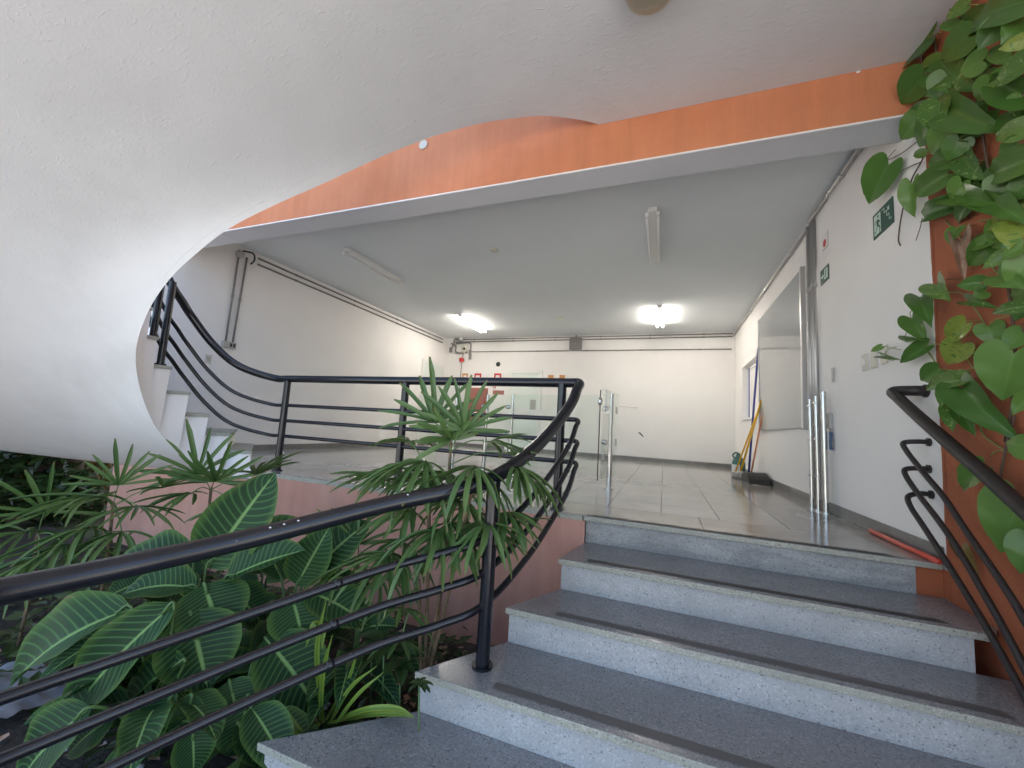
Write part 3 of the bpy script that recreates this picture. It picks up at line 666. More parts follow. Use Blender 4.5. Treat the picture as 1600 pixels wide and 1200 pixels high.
# glass barrier with stainless posts
gp = [(PZ(951, 764, 0), 'polished steel post standing alone on the tiles before the stairs', True), (PD(797, 705, 5.2), 'steel post carrying the left edge of the glass gate', False),
      (PD(757, 705, 5.4), 'steel post just right of the red hose cabinet', False), (PD(708, 705, 5.6), 'thick pale steel post left of the red hose cabinet', False)]
GP = []
for p, lab, front in gp:
    x, y = p.x, p.y; GP.append((x, y))
    t = thing('steel_post', (x, y, 0), lab, 'post', 'stainless barrier posts')
    o = part('tube', MB().cyl((x, y, .40), (x, y, 1.0), .020, 18), M['steel'], t); autosmooth(o)
    o = part('sleeve', MB().cyl((x, y, 0), (x, y, .40), .0255, 18), M['steel'], t); autosmooth(o)
    o = part('base_flange', MB().cyl((x, y, 0), (x, y, .012), .05, 20), M['steel'], t); autosmooth(o)
    for zc in (.48, .84):
        c = part('glass_clamp', MB().sphere((x-.06, y, zc), .036, 12, 8, (1, .45, .8)), M['steel'], t, True)
def glasspanel(a, b, z0, z1, lab):
    d = (b-a); d.z = 0; n = V((-d.y, d.x, 0)).normalized()*.005
    t = thing('glass_panel', V((a.x, a.y, 0)), lab, 'glass panel')
    part('pane', MB().prism([a-n+V((0, 0, z0)), b-n+V((0, 0, z0)), b-n+V((0, 0, z1)), a-n+V((0, 0, z1))], n*2), M['glass'], t)
    return t
g0 = PD(941, 640, 4.0); g1 = PD(966, 640, 4.55)
t = glasspanel(V((g0.x, g0.y, 0)), V((g1.x, g1.y, 0)), .12, 1.02, 'narrow clear glass panel clamped to the lone steel post')
for zc in (.48, .84): part('clamp', MB().box((g1.x-.03, g1.y-.012, zc-.04), (g1.x-.005, g1.y+.012, zc+.04)), M['steel'], t, bev=.004)
h0 = PD(801, 640, 5.2); h1 = PD(936, 640, 4.55)
t = glasspanel(V((h0.x, h0.y, 0)), V((h1.x, h1.y, 0)), .10, 1.0, 'wide clear glass gate leaf between two steel posts')
part('edge_seal', MB().cyl((h1.x+.01, h1.y, .05), (h1.x+.01, h1.y, 1.06), .006, 8), M['black'], t)
part('latch', MB().sphere((h1.x+.012, h1.y-.012, .93), .035, 12, 8, (.8, .7, 1.4)), M['steel'], t, True)
k0 = PD(757, 640, 5.4)
glasspanel(V((k0.x+.03, k0.y, 0)), V((h0.x-.03, h0.y, 0)), .1, 1.0, 'short clear glass pane behind the palm between steel posts')
# thin stay rod and stains on the back wall
p = BW(967, 635, YB-.03); q = BW(997, 637, YB-.03); t = thing('stay_rod', p, 'thin wall stay rod right of the glass panel', 'rod')
part('rod', MB().cyl(p, q, .006, 8), M['galv'], t); part('wall_bracket', MB().box(q+V((-.02, -.01, -.05)), q+V((.02, .028, .05))), M['white'], t)
p = BW(1001, 679, YB-.004); solo('wall_gouge', MB().add([p+V((-.06, 0, .05)), p+V((-.01, 0, .045)), p+V((.07, 0, -.04)), p+V((.05, 0, -.05)), p+V((-.02, 0, .01))], [(0, 1, 2, 3, 4)]), M['black'], 'short dark gouge in the back wall plaster', 'mark')
# ---- right wall
XW = XR-.001
t = thing('wall_board', (XR, 6.2, .75), 'large grey glossy board on the right wall', 'board')
yA, yB_ = 5.10, 7.18
part('panel', MB().box((XR-.035, yA, .76), (XR-.001, yB_, 2.50)), M['boardgrey'], t, bev=.003)
part('edge_trim', MB().box((XR-.045, yA-.05, .74), (XR-.001, yA-.0005, 2.52)), M['alu'], t, bev=.003)
part('back_trim', MB().box((XR-.045, yB_+.0005, .76), (XR-.001, yB_+.03, 2.5)), M['wall'], t)
# window with blue frame
t = thing('wall_window', (XR, 8, 1), 'recessed serving window with blue frame beyond the grey board', 'window')
part('pane', MB().box((xo-.10, wy0+.03, wz0+.03), (xo-.09, wy1-.03, wz1-.03)), M['wall'], t)
part('frame', MB().box((xo-.115, wy1-.022, wz0+.002), (xo-.10, wy1-.002, wz1-.012)), M['blue'], t); part('head_frame', MB().box((xo-.16, wy0+.002, wz1-.011), (xo-.10, wy1-.002, wz1-.002)), M['greyp'], t)
part('sill', MB().box((XR-.03, wy0-.03, wz0-.03), (XR-.001, wy1+.03, wz0-.001)), M['wall'], t)
part('vent_hole', MB().box((xo-.104, 7.7, 1.1), (xo-.101, 7.86, 1.13)), M['black'], t)
# conduits on right wall
xr_ = XR-.022
yc = PX(1268, 360, XR).y
conduit('corner_conduit', [[V((xr_, 3.15, 2.90)), V((xr_, yc, 2.90))]], 'near length of thick conduit under the ceiling on the right wall', 'galv', .02)
conduit('corner_conduit', [[V((xr_, yc+.06, 2.86)), V((xr_, YB-.03, 2.86))]], 'long far length of thick conduit under the ceiling on the right wall', 'galv', .02)
for dy, r, lab in ((.075, .022, 'leftmost vertical conduit beside the grey board'), (.0, .013, 'thin middle vertical conduit beside the grey board'), (-.075, .020, 'rightmost vertical conduit nearest the no-smoking notice')):
    conduit('vertical_conduit', [[V((xr_, yc+dy-.05, .09)), V((xr_, yc+dy-.05, 2.87))]], lab, 'galv', r)
# spare steel posts leaning against the wall
for k, (x, y, ht, lab) in enumerate(((1269, 794, 1.02, 'left of three polished posts stood against the right wall'), (1279, 798, 1.04, 'middle of three polished posts stood against the right wall'), (1291, 802, 1.07, 'right thick one of three polished posts against the right wall'))):
    p = PZ(x, y, 0); t = thing('spare_post', p, lab, 'post', 'spare stainless posts')
    q = V((p.x+.004, p.y+.025, ht))
    o = part('tube', MB().cyl(p+V((0, 0, .005)), q, .016 if k < 2 else .021, 16), M['steel'], t); autosmooth(o)
    if k < 2:
        for u in (.30, .62, .94):
            c = V(p).lerp(q, u); part('clamp_ring', MB().cyl(c+V((-.03, -.04, -.004)), c+V((-.005, -.0, .0)), .008, 8), M['steel'], t)
    o = part('base_flange', MB().cyl(p, p+V((0, 0, .012)), .045, 18), M['steel'], t); autosmooth(o)
def plate(x, y, w, h, mt, lab, rock=None, th=.012, cat='switch'):
    p = PX(x, y, XR); t = thing('wall_switch', p, lab, cat)
    part('plate', MB().box((XR-th, p.y-w/2, p.z-h/2), (XR-.0005, p.y+w/2, p.z+h/2)), M[mt], t, bev=.004)
    if rock: part('rocker', MB().box((XR-th-.004, p.y-w*.2, p.z-h*.2), (XR-th-.0003, p.y+w*.2, p.z+h*.2)), M[rock], t)
plate(1353, 566, .085, .125, 'cream', 'beige wall switch, leftmost of three by the vine', 'white')
plate(1367.5, 562, .085, .125, 'cream', 'beige blank plate in the middle of three by the vine')
plate(1383.5, 554, .085, .125, 'cream', 'beige wall switch hidden partly by a trailing vine leaf', 'white')
plate(1303, 585, .045, .12, 'greyp', 'narrow grey vertical plate right of the conduits')
plate(1298, 658, .11, .135, 'greyp', 'grey double socket behind the spare posts', 'white', .03, 'socket')
p = PX(1298, 690, XR-.02); t = thing('hanging_tag', p, 'blue cloth tag hanging below the grey socket', 'tag')
part('tag_cloth', MB().add([p+V((0, .035, .09)), p+V((0, -.03, .08)), p+V((-.008, -.04, -.03)), p+V((-.004, -.055, -.075)), p+V((-.008, .015, -.07)), p+V((-.004, .03, .0))], [(0, 1, 2, 3, 4, 5)]).add([p+V((.004, .035, .09)), p+V((.004, -.03, .08)), p+V((-.004, -.04, -.03)), p+V((0, -.055, -.075)), p+V((-.004, .015, -.07)), p+V((0, .03, .0))], [(5, 4, 3, 2, 1, 0)]), M['bluetag'], t)
part('cord', MB().tube([p+V((0, .0, .17)), p+V((0, .01, .085))], .003, 6), M['black'], t)
# exit sign with running figure and stairs
def wq(t, pts, mt, name, off, o):      # flat shapes on the sign, in (along -Y, z) units
    y0_, z0_, w, h = o
    vs = [V((XR-off, y0_-u*w, z0_+v_*h)) for u, v_ in pts]; part(name, MB().add(vs, [tuple(range(len(vs)))]), M[mt], t)
def plateY(t, y0_, y1_, z0_, z1_, mt, name, off=.006): part(name, MB().box((XR-off, y0_, z0_), (XR-.0005, y1_, z1_)), M[mt], t)
t = thing('exit_sign', (XR, 3.38, 2.09), 'green emergency exit stair sign with running figure', 'sign')
plateY(t, 3.245, 3.52, 2.087, 2.27, 'green', 'plate'); o = (3.52, 2.087, .275, .183)
wq(t, [(.08, .10), (.42, .10), (.42, .90), (.08, .90)], 'mint', 'figure_panel', .0075, o)
wq(t, [(.24, .34), (.33, .40), (.31, .68), (.22, .64)], 'green', 'figure_torso', .009, o)
wq(t, [(.27, .72), (.33, .72), (.33, .84), (.27, .84)], 'green', 'figure_head', .009, o)
wq(t, [(.24, .38), (.18, .20), (.11, .17), (.11, .22), (.16, .25), (.20, .40)], 'green', 'figure_leg', .009, o)
wq(t, [(.29, .40), (.36, .28), (.34, .12), (.38, .12), (.41, .30), (.33, .42)], 'green', 'figure_leg', .009, o)
wq(t, [(.31, .66), (.40, .52), (.38, .48), (.30, .56)], 'green', 'figure_arm', .009, o)
wq(t, [(.22, .62), (.15, .50), (.13, .54), (.20, .66)], 'green', 'figure_arm', .009, o)
stp = [(.50, .86), (.60, .86), (.60, .68), (.72, .68), (.72, .48), (.83, .48), (.83, .26), (.92, .26)]
for (a, b), (c, d) in zip(stp, stp[1:]): wq(t, [(min(a, c)-.012, min(b, d)-.02), (max(a, c)+.012, min(b, d)-.02), (max(a, c)+.012, max(b, d)+.02), (min(a, c)-.012, max(b, d)+.02)], 'mint', 'stair_mark', .0075+.0004*random.random(), o)
wq(t, [(.72, .86), (.80, .74), (.86, .80), (.86, .62), (.74, .66), (.78, .71)], 'mint', 'arrow_mark', .009, o)
t = thing('exit_sign', (XR, 4.47, 2.12), 'smaller dark green exit sign beside the vertical conduits', 'sign')
plateY(t, 4.375, 4.585, 2.125, 2.27, 'green', 'plate'); o = (4.585, 2.125, .21, .145)
wq(t, [(.50, .18), (.90, .18), (.90, .85), (.50, .85)], 'mint', 'figure_panel', .0075, o)
wq(t, [(.62, .25), (.70, .25), (.78, .75), (.68, .75)], 'green', 'figure', .009, o)
wq(t, [(.10, .42), (.30, .42), (.30, .30), (.45, .50), (.30, .68), (.30, .56), (.10, .56)], 'mint', 'arrow_mark', .0075, o)
p = PX(1290, 382, XR); t = thing('wall_notice', p, 'white paper notice with a red disc above the small exit sign', 'notice')
plateY(t, p.y-.085, p.y+.085, p.z-.13, p.z+.12, 'paper', 'sheet', .003)
part('red_disc', MB().cyl((XR-.0045, p.y+.015, p.z+.02), (XR-.0032, p.y+.015, p.z+.02), .038, 20), M['red'], t)
part('border_line', MB().box((XR-.0042, p.y-.075, p.z-.04), (XR-.0032, p.y-.070, p.z+.10)).box((XR-.0042, p.y-.07, p.z-.04), (XR-.0032, p.y+.06, p.z-.035)), M['black'], t)
# cleaning things
p0 = PX(1189, 543, XR-.06); p1 = PX(1191, 625, XR-.09)
t = thing('squeegee', V((p0.x, p0.y, 0)), 'tall blue handled squeegee leaning by the grey board', 'squeegee')
pb = V((XR-.16, 7.45, .03)); part('handle', MB().cyl(V((XR-.03, 7.25, 2.07)), V((XR-.14, 7.42, .04)), .016, 12), M['blue'], t, True)
part('blade', MB().box((XR-.30, 7.41, .005), (XR-.03, 7.45, .045)), M['black'], t)
ty = PX(1189, 626, XR-.05); 
def handle(name, top, bot, mt, r, lab):
    t = thing(name, V((bot.x, bot.y, 0)), lab, 'mop'); o = part('handle', MB().cyl(bot+V((0, 0, .05)), top, r, 12), M[mt], t, True); return t
b1 = PZ(1163, 744, .04)
t = handle('mop', V((XR-.03, 7.05, 1.22)), V((XR-.27, 7.35, .02)), 'yellow', .016, 'yellow handled mop leaning in front of the blue handle')
mb = MB()
for k in range(46):
    a = random.uniform(0, 6.28); rr0 = random.uniform(.05, .2); c = V((XR-.25, 7.3, .10)); e = c+V((math.cos(a)*rr0*.7, math.sin(a)*rr0, -.085))
    mb.tube(catmull([c, c.lerp(e, .5)+V((0, 0, .03)), e], 3), .011, 5)
part('mop_strands', mb, M['mop'], t, True)
t = handle('broom', V((XR-.02, 7.10, 1.20)), V((XR-.33, 7.42, .02)), 'yellow', .013, 'second yellow handle leaning left of the mop')
part('brush_head', MB().box((XR-.38, 7.36, .004), (XR-.26, 7.46, .09)), M['mop'], t, bev=.01)
t = handle('dustpan_stick', V((XR-.02, 7.0, 1.05)), V((XR-.16, 7.12, .03)), 'orangeh', .012, 'orange stick leaning close to the wall behind the mop')
part('foot_cap', MB().cyl((XR-.16, 7.12, .02), (XR-.155, 7.115, .07), .018, 10), M['black'], t)
# dustpan
c = V((XR-.16, 6.62, 0)); t = thing('dustpan', c, 'black dustpan lying by the skirting beside the mop', 'dustpan')
mb = MB(); prof = []
for k in range(9):
    u = k/8; prof.append((c.y+.42-.62*u, .145*math.sin(math.pi*(1-u)**.8*.8)+.006))
vs = []; 
for yq, zq in prof: vs += [V((XR-.30, yq, zq*.9)), V((XR-.04, yq, zq)), V((XR-.30, yq, 0.003)), V((XR-.04, yq, .003))]
fs = []
for k in range(8):
    a = 4*k; b = a+4; fs += [(a, b, b+1, a+1), (a, a+2, b+2, b), (a+1, b+1, b+3, a+3)]
mb.add(vs, fs); part('pan', mb, M['black'], t)
# jug
c = PX(1150, 735, XR-.14); c = V((XR-.20, 7.95, 0)); t = thing('detergent_jug', c, 'dark green plastic jug with pale label by the mop', 'jug')
mb = MB(); ring = lambda z, a, b: [V((c.x+a*math.cos(q*math.pi/8), c.y+b*math.sin(q*math.pi/8), z)) for q in range(16)]
prf = [(0, .09, .075), (.02, .105, .085), (.20, .105, .085), (.27, .085, .07), (.31, .045, .04), (.34, .04, .035)]
vs = [v_ for z, a, b in prf for v_ in ring(z, a, b)]
mb.add(vs, [(i*16+k, i*16+(k+1) % 16, (i+1)*16+(k+1) % 16, (i+1)*16+k) for i in range(5) for k in range(16)]+[tuple(range(80, 96))]); part('body', mb, M['jug'], t, True)
part('grip', MB().tube(catmull([c+V((-.05, -.02, .27)), c+V((-.09, -.02, .33)), c+V((-.04, -.02, .38)), c+V((.02, -.02, .345))], 5), .014, 8), M['jug'], t, True)
part('label', MB().add([V((c.x+.107*math.cos(q), c.y+.087*math.sin(q), z)) for z in (.05, .18) for q in [3.4+.14*k for k in range(11)]], [(k, k+1, 12+k, 11+k) for k in range(10)]), M['paper'], t)
part('cap', MB().cyl(c+V((0, 0, .34)), c+V((0, 0, .37)), .028, 12), M['black'], t)
# red pipe along the wall foot
p0 = PZ(1344, 826, .02); p1 = PZ(1492, 891, .02)
solo('red_pipe', MB().tube([V((XR-.045, p0.y, .0155)), V((XR-.05, 3.2, .0155)), V((XR-.045, 2.86, .0155))], .015, 12), M['redp'], 'red plastic pipe lying along the foot of the right wall', 'pipe', smooth=True)
# disc on beam
p = PY(662, 227, YF); o = solo('round_cover', MB().cyl(p+V((0, -.012, 0)), p+V((0, -.0005, 0)), .043, 24), M['cream'], 'round cream cover plate on the orange beam', 'cover plate'); autosmooth(o)
p = PY(1341, 112, YF); solo('paint_fleck', MB().sphere(p, .012, 8, 6, (1, .3, .8)), M['paper'], 'small white filler fleck at the top of the orange beam', 'fleck')
# soffit lamp
p = PZ(1018, -46, ZS); t = thing('soffit_lamp', V((p.x, p.y, ZS)), 'clear glass bulkhead lamp on the soffit at the top edge', 'lamp')
mb = MB(); prf = [(0, .125), (-.03, .14), (-.07, .137), (-.11, .118), (-.145, .075), (-.158, .0005)]
mb.add([V((p.x+r*math.cos(q*math.pi/12), p.y+r*math.sin(q*math.pi/12), ZS-.02+z)) for z, r in prf for q in range(24)], [(i*24+k, (i+1)*24+k, (i+1)*24+(k+1) % 24, i*24+(k+1) % 24) for i in range(5) for k in range(24)])
part('glass_globe', mb, M['lampglass'], t, True)
part('lamp_base', MB().cyl((p.x, p.y, ZS-.03), (p.x, p.y, ZS-.0005), .15, 24), M['cream'], t, True)
part('lamp_holder', MB().cyl((p.x, p.y, ZS-.10), (p.x, p.y, ZS-.03), .03, 16), M['brass'], t, True)
# ================================================================== PLANTS
def leafmesh(name, prof, mt, nl=12, nw=6, droop=.18, fold=.12, wave=.015, seed=0, petal=0):
    # unit leaf: length 1 along +Y, half-width prof(u), +Z is the upper face
    random.seed(seed); vs = []; uv = []; ph = random.uniform(0, 6)
    for i in range(nl+1):
        u = i/nl; hw = prof(u)
        for j in range(nw+1):
            w = -1+2*j/nw
            z = -droop*(u-.25)**2*1.6+fold*hw*abs(w)**1.3*2+wave*math.sin(u*15+ph+w*1.5)*abs(w)
            y = u
            if petal and u < .38: y -= petal*(1-u/.38)**1.6*math.sin(math.pi*min(1, abs(w)*.80))
            vs.append((w*hw, y, z)); uv.append((u, .5+.5*w))
    fs = [(i*(nw+1)+j, i*(nw+1)+j+1, (i+1)*(nw+1)+j+1, (i+1)*(nw+1)+j) for i in range(nl) for j in range(nw)]
    me = bpy.data.meshes.new(name); me.from_pydata(vs, [], fs); me.materials.append(M[mt])
    ul = me.uv_layers.new(name='UVMap')
    for lp in me.loops: ul.data[lp.index].uv = uv[lp.vertex_index]
    me.polygons.foreach_set('use_smooth', [True]*len(me.polygons)); me.update(); return me
def place_leaf(name, me, root, base, tip, width, up, rollj=0):
    d = tip-base; Ln = d.length; y = d/Ln; z = (up-y*up.dot(y)).normalized(); x = y.cross(z)
    if rollj:
        q = Matrix.Rotation(rollj, 3, y); x = q @ x; z = q @ z
    w = wloc(root) if not isinstance(root, tuple) else root[1]
    par = root
    Mx = Matrix(((x.x*width, y.x*Ln, z.x*Ln, base.x-w.x), (x.y*width, y.y*Ln, z.y*Ln, base.y-w.y), (x.z*width, y.z*Ln, z.z*Ln, base.z-w.z), (0, 0, 0, 1)))
    o = bpy.data.objects.new(name, me); COL.objects.link(o); o.parent = par; o.matrix_basis = Mx; ROOTW[o.name] = w; return o
ell = lambda u: .5*(math.sin(math.pi*min(1, u*1.0)**.85)**.72) if 0 < u < 1 else .004
def zprof(u):
    if u <= 0 or u >= 1: return .006
    return .5*(math.sin(math.pi*u**.92))**.62*(1-.08*u)
def hprof(u):
    if u >= 1: return .003
    return .5*(.80+.20*math.sin(min(1, u/.22)*math.pi/2))*(1-u**1.75)**.80*(1-.10*u) if u < .8 else .5*max(.01, (1-u**1.75)**.95)*(1-.1*u)
def pprof(u):
    if u <= 0: return .18
    return .5*min(1, .35+u*2.2)*(1 if u < .8 else max(.22, 1-(u-.8)*3.4))
ZM = [leafmesh('calathea_leaf', zprof, 'L_zebra', 14, 8, d, f, w, s) for s, (d, f, w) in enumerate([(.22, .10, .016), (.34, .16, .022), (.12, .2, .02), (.42, .08, .03)])]
HM = {k: [leafmesh('pothos_leaf', hprof, 'L_'+k, 16, 10, d, f, w, s, .26) for s, (d, f, w) in enumerate([(.16, .10, .012), (.3, .16, .016), (.1, .2, .012)])] for k in ('pothos', 'pothos_var', 'pothos_yellow')}
DM = leafmesh('dead_leaf', hprof, 'L_dead', 10, 6, .5, .6, .06, 5, .1)
PM = [leafmesh('palm_leaflet', pprof, 'L_palm', 9, 2, d, .035, 0, s) for s, d in enumerate((.1, .28, .5, .75))]
BMsh = [leafmesh('blade', pprof, 'L_blade', 10, 2, d, .03, 0, s) for s, d in enumerate((.5, 1.1))]
UPV = V((0, 0, 1))
# ---- big striped leaf plants
def calathea(crown, leaves, label, filler=8):
    t = thing('striped_leaf_plant', crown, label, 'plant', 'striped leaf plants in the bed')
    for k, (bx_, by_, bd, tx, ty, td, wpx, mi, upk) in enumerate(leaves):
        b = PD(bx_, by_, bd); e = PD(tx, ty, td); wd = wpx*(bd+td)/2/FPX*1.18
        view = (CC-(b+e)/2).normalized()
        up = (UPV*upk+view*(1-upk)).normalized()
        place_leaf('leaf', ZM[mi % 4], t, b, e, wd, up)
        d = (e-b).normalized(); mid = crown.lerp(b, .6)+V((0, 0, .05))
        part('petiole', MB().tube(catmull([crown+V((random.uniform(-.03, .03), random.uniform(-.03, .03), 0)), mid, b, b+d*.06], 4), .0065, 6), M['petiole'], t, True)
    for k in range(filler):
        a = random.uniform(0, 6.283); b = crown+V((math.cos(a)*.12, math.sin(a)*.12, random.uniform(.12, .34))); e = b+V((math.cos(a)*.34, math.sin(a)*.34, random.uniform(-.12, .14)))
        place_leaf('leaf', ZM[k % 4], t, b, e, random.uniform(.13, .19), UPV, random.uniform(-.4, .4))
        part('petiole', MB().tube(catmull([crown, crown.lerp(b, .6)+V((0, 0, .03)), b], 4), .006, 6), M['petiole'], t, True)
    return t
cA = PD(318, 1010, 2.15); cA.z = -.97
calathea(V((PD(322, 930, 2.15).x, PD(322, 930, 2.15).y, -.97)), [
    (322, 888, 2.2, 419, 746, 2.25, 84, 0, .25), (300, 862, 2.25, 143, 872, 2.2, 62, 1, .75), (308, 918, 2.1, 189, 908, 2.0, 58, 1, .55),
    (318, 912, 2.05, 346, 992, 1.95, 92, 0, .45), (350, 905, 2.15, 470, 852, 2.2, 60, 2, .55), (296, 955, 1.95, 326, 1076, 1.85, 98, 2, .35),
    (372, 868, 2.3, 496, 806, 2.4, 52, 1, .6), (352, 918, 2.25, 420, 972, 2.3, 56, 0, .5), (312, 905, 2.25, 268, 862, 2.35, 40, 2, .4),
], 'striped leaf plant with one tall upright leaf in mid bed')
q = PD(270, 985, 1.85)
calathea(V((q.x, q.y, -.97)), [
    (272, 942, 1.85, 58, 1142, 1.65, 82, 0, .45), (205, 948, 1.9, -40, 1058, 1.7, 96, 1, .55), (290, 1030, 1.8, 150, 1118, 1.75, 66, 1, .6), (275, 1078, 1.72, 200, 1190, 1.65, 56, 2, .4),
    (300, 1085, 1.72, 283, 1165, 1.68, 42, 0, .4), (140, 1105, 1.6, -5, 1232, 1.5, 92, 0, .5), (300, 1130, 1.65, 305, 1215, 1.6, 50, 1, .4), (180, 1120, 1.7, 90, 1175, 1.6, 50, 3, .5),
    (250, 960, 2.0, 150, 1010, 2.0, 60, 3, .5), (285, 1020, 1.9, 230, 1090, 1.85, 60, 2, .5),
], 'striped leaf plant whose long leaves reach the lower left corner')
q = PD(462, 935, 2.3)
calathea(V((q.x, q.y, -.97)), [
    (463, 915, 2.3, 512, 826, 2.35, 56, 2, .25), (482, 902, 2.35, 566, 812, 2.45, 58, 1, .35), (478, 922, 2.25, 580, 965, 2.2, 66, 0, .55), (455, 928, 2.2, 476, 1004, 2.1, 74, 0, .4),
    (414, 996, 2.05, 506, 1108, 1.95, 92, 0, .4), (362, 1002, 2.1, 408, 1046, 2.1, 52, 1, .6), (440, 905, 2.35, 405, 830, 2.45, 46, 2, .4), (500, 930, 2.4, 575, 905, 2.45, 46, 1, .5),
    (430, 940, 2.3, 385, 960, 2.3, 44, 0, .6),
], 'striped leaf plant growing nearest the palm stems')
q = PD(370, 1120, 1.85)
calathea(V((q.x, q.y, -.97)), [(358, 1062, 1.88, 376, 1140, 1.8, 64, 1, .4), (388, 1085, 1.85, 366, 1200, 1.75, 62, 3, .35), (372, 1130, 1.8, 420, 1195, 1.75, 48, 2, .5)],
         'small ragged striped leaf plant with browned edges beside the bottom step')
q = PD(235, 905, 2.55); calathea(V((q.x, q.y, -.97)), [(238, 892, 2.5, 175, 862, 2.55, 46, 1, .5), (245, 900, 2.5, 300, 935, 2.45, 46, 0, .5), (232, 905, 2.5, 165, 930, 2.4, 50, 2, .5)], 'shaded striped leaf plant in the back left of the bed', 9)
q = PD(410, 905, 2.6); calathea(V((q.x, q.y, -.97)), [(410, 895, 2.6, 372, 850, 2.65, 44, 2, .4), (418, 900, 2.6, 470, 880, 2.6, 46, 1, .5), (405, 910, 2.55, 352, 925, 2.5, 46, 0, .5)], 'shaded striped leaf plant close to the terracotta wall', 9)
q = PD(560, 985, 2.3); calathea(V((q.x, q.y, -.97)), [(556, 975, 2.3, 528, 930, 2.35, 40, 2, .4), (562, 985, 2.25, 610, 968, 2.2, 40, 1, .5)], 'small striped leaf plant behind the yellow strap leaf clump', 6)
# ---- fan palms
def fan(root, hub, axis, n, spread, ln, drop, up, stemto=None, wid=.030, petiole=True):
    ln *= 1.5 if drop < .4 else 1.32; wid *= .88; n += 2; drop *= .78
    axis = axis.normalized(); nrm = (up-axis*up.dot(axis)).normalized(); side = axis.cross(nrm)
    if petiole and stemto is not None:
        mid = hub.lerp(stemto, .5)+V((0, 0, .03))
        part('leaf_stalk', MB().tube(catmull([stemto, mid, hub], 5), .0035, 6), M['petiole'], root, True)
    for k in range(n):
        a = -spread/2+spread*k/max(1, n-1)+random.uniform(-.06, .06)
        d = (axis*math.cos(a)+side*math.sin(a)+nrm*random.uniform(-.05, .22)).normalized()
        l = ln*(1-.22*abs(a)/(spread/2+.01))*random.uniform(.85, 1.12)
        e = hub+d*l; e.z -= drop*l*random.uniform(.5, 1.3)
        upv = (nrm+V((0, 0, .6))).normalized()
        if abs((e-hub).normalized().dot(upv)) > .96: upv = (CC-hub).normalized()
        place_leaf('leaflet', PM[0 if drop < .2 else random.choice((0, 0, 1, 1)) if drop < .42 else random.choice((0, 1, 1, 2))], root, hub, e, wid*random.uniform(.8, 1.2), upv, random.uniform(-.35, .35))
random.seed(11)
q = PD(672, 1010, 2.12); pc = V((q.x, q.y, -1.0))
pt = thing('fan_palm', pc, 'tall fan palm with drooping strap leaflets growing through the railing', 'palm')
tops = [PD(705, 690, 2.1), PD(672, 735, 2.1), PD(742, 745, 2.0), PD(655, 905, 2.05), PD(700, 830, 2.02)]
for i, tp_ in enumerate(tops):
    b = pc+V((random.uniform(-.08, .08), random.uniform(-.06, .06), 0))
    part('stem', MB().tube(catmull([b, b.lerp(tp_, .5)+V((random.uniform(-.03, .03), 0, 0)), tp_], 6), [.011]*4+[.009]*8+[.006], 8), M['stem'], pt, True)
hubs = [(725, 672, 2.08, (.1, -.1, 1), 9, 2.9, .215, .06, 0), (679, 660, 2.14, (-.1, .0, 1), 9, 3.2, .22, .06, 0), (705, 687, 2.12, (.0, -.4, .5), 7, 2.8, .16, .3, 0),
        (665, 719, 2.05, (-.5, -.5, .1), 11, 4.2, .26, .75, 1), (629, 731, 2.15, (-1, 0, .1), 9, 3.0, .24, .45, 1), (742, 727, 1.98, (.2, -.7, .1), 9, 3.6, .22, .8, 2),
        (807, 727, 2.1, (1, .1, -.1), 9, 3.2, .22, .6, 2), (761, 816, 1.95, (.4, -.6, .1), 12, 5.0, .21, .75, 4), (689, 826, 1.98, (-.3, -.6, .1), 11, 4.4, .25, .75, 4),
        (702, 815, 2.05, (.3, -.3, .1), 8, 3.6, .22, .8, 4), (606, 862, 2.1, (-.7, -.5, .1), 11, 4.2, .25, .65, 3), (632, 848, 2.2, (-.2, -.3, .2), 8, 4.0, .22, .6, 3),
        (629, 950, 1.95, (.0, -.6, .3), 7, 5.0, .15, .35, 3), (626, 1000, 1.95, (-.1, -.6, .2), 6, 5.0, .12, .35, 3), (765, 690, 2.2, (.7, .2, .3), 7, 2.6, .2, .5, 0), (600, 745, 2.2, (-.8, -.2, .2), 8, 2.8, .2, .35, 1), (690, 745, 2.1, (.1, -.6, .2), 9, 4.0, .2, .6, 1), (715, 780, 2.08, (-.1, -.6, .1), 9, 4.4, .2, .7, 4), (640, 790, 2.15, (-.6, -.4, .1), 9, 3.6, .2, .6, 3), (790, 800, 2.05, (.7, -.2, .1), 8, 3.2, .17, .6, 4), (640, 690, 2.25, (-.7, .3, .3), 7, 2.6, .2, .4, 1)]
for (x, y, dp, ax, n, sp, ln, dr, si) in hubs:
    h = PD(x, y, dp); a = V(ax); upv = V((0, 0, 1)) if abs(a.normalized().z) < .7 else (CC-h).normalized()
    fan(pt, h, a, n, sp, ln, dr, upv, tops[si]-V((0, 0, .05)), .029)
    if dr > .4: fan(pt, h+V((random.uniform(-.07, .07), .10, -.06)), a+V((random.uniform(-.5, .5), .3, 0)), n-3, sp, ln*.9, dr, upv, tops[si]-V((0, 0, .12)), .027)
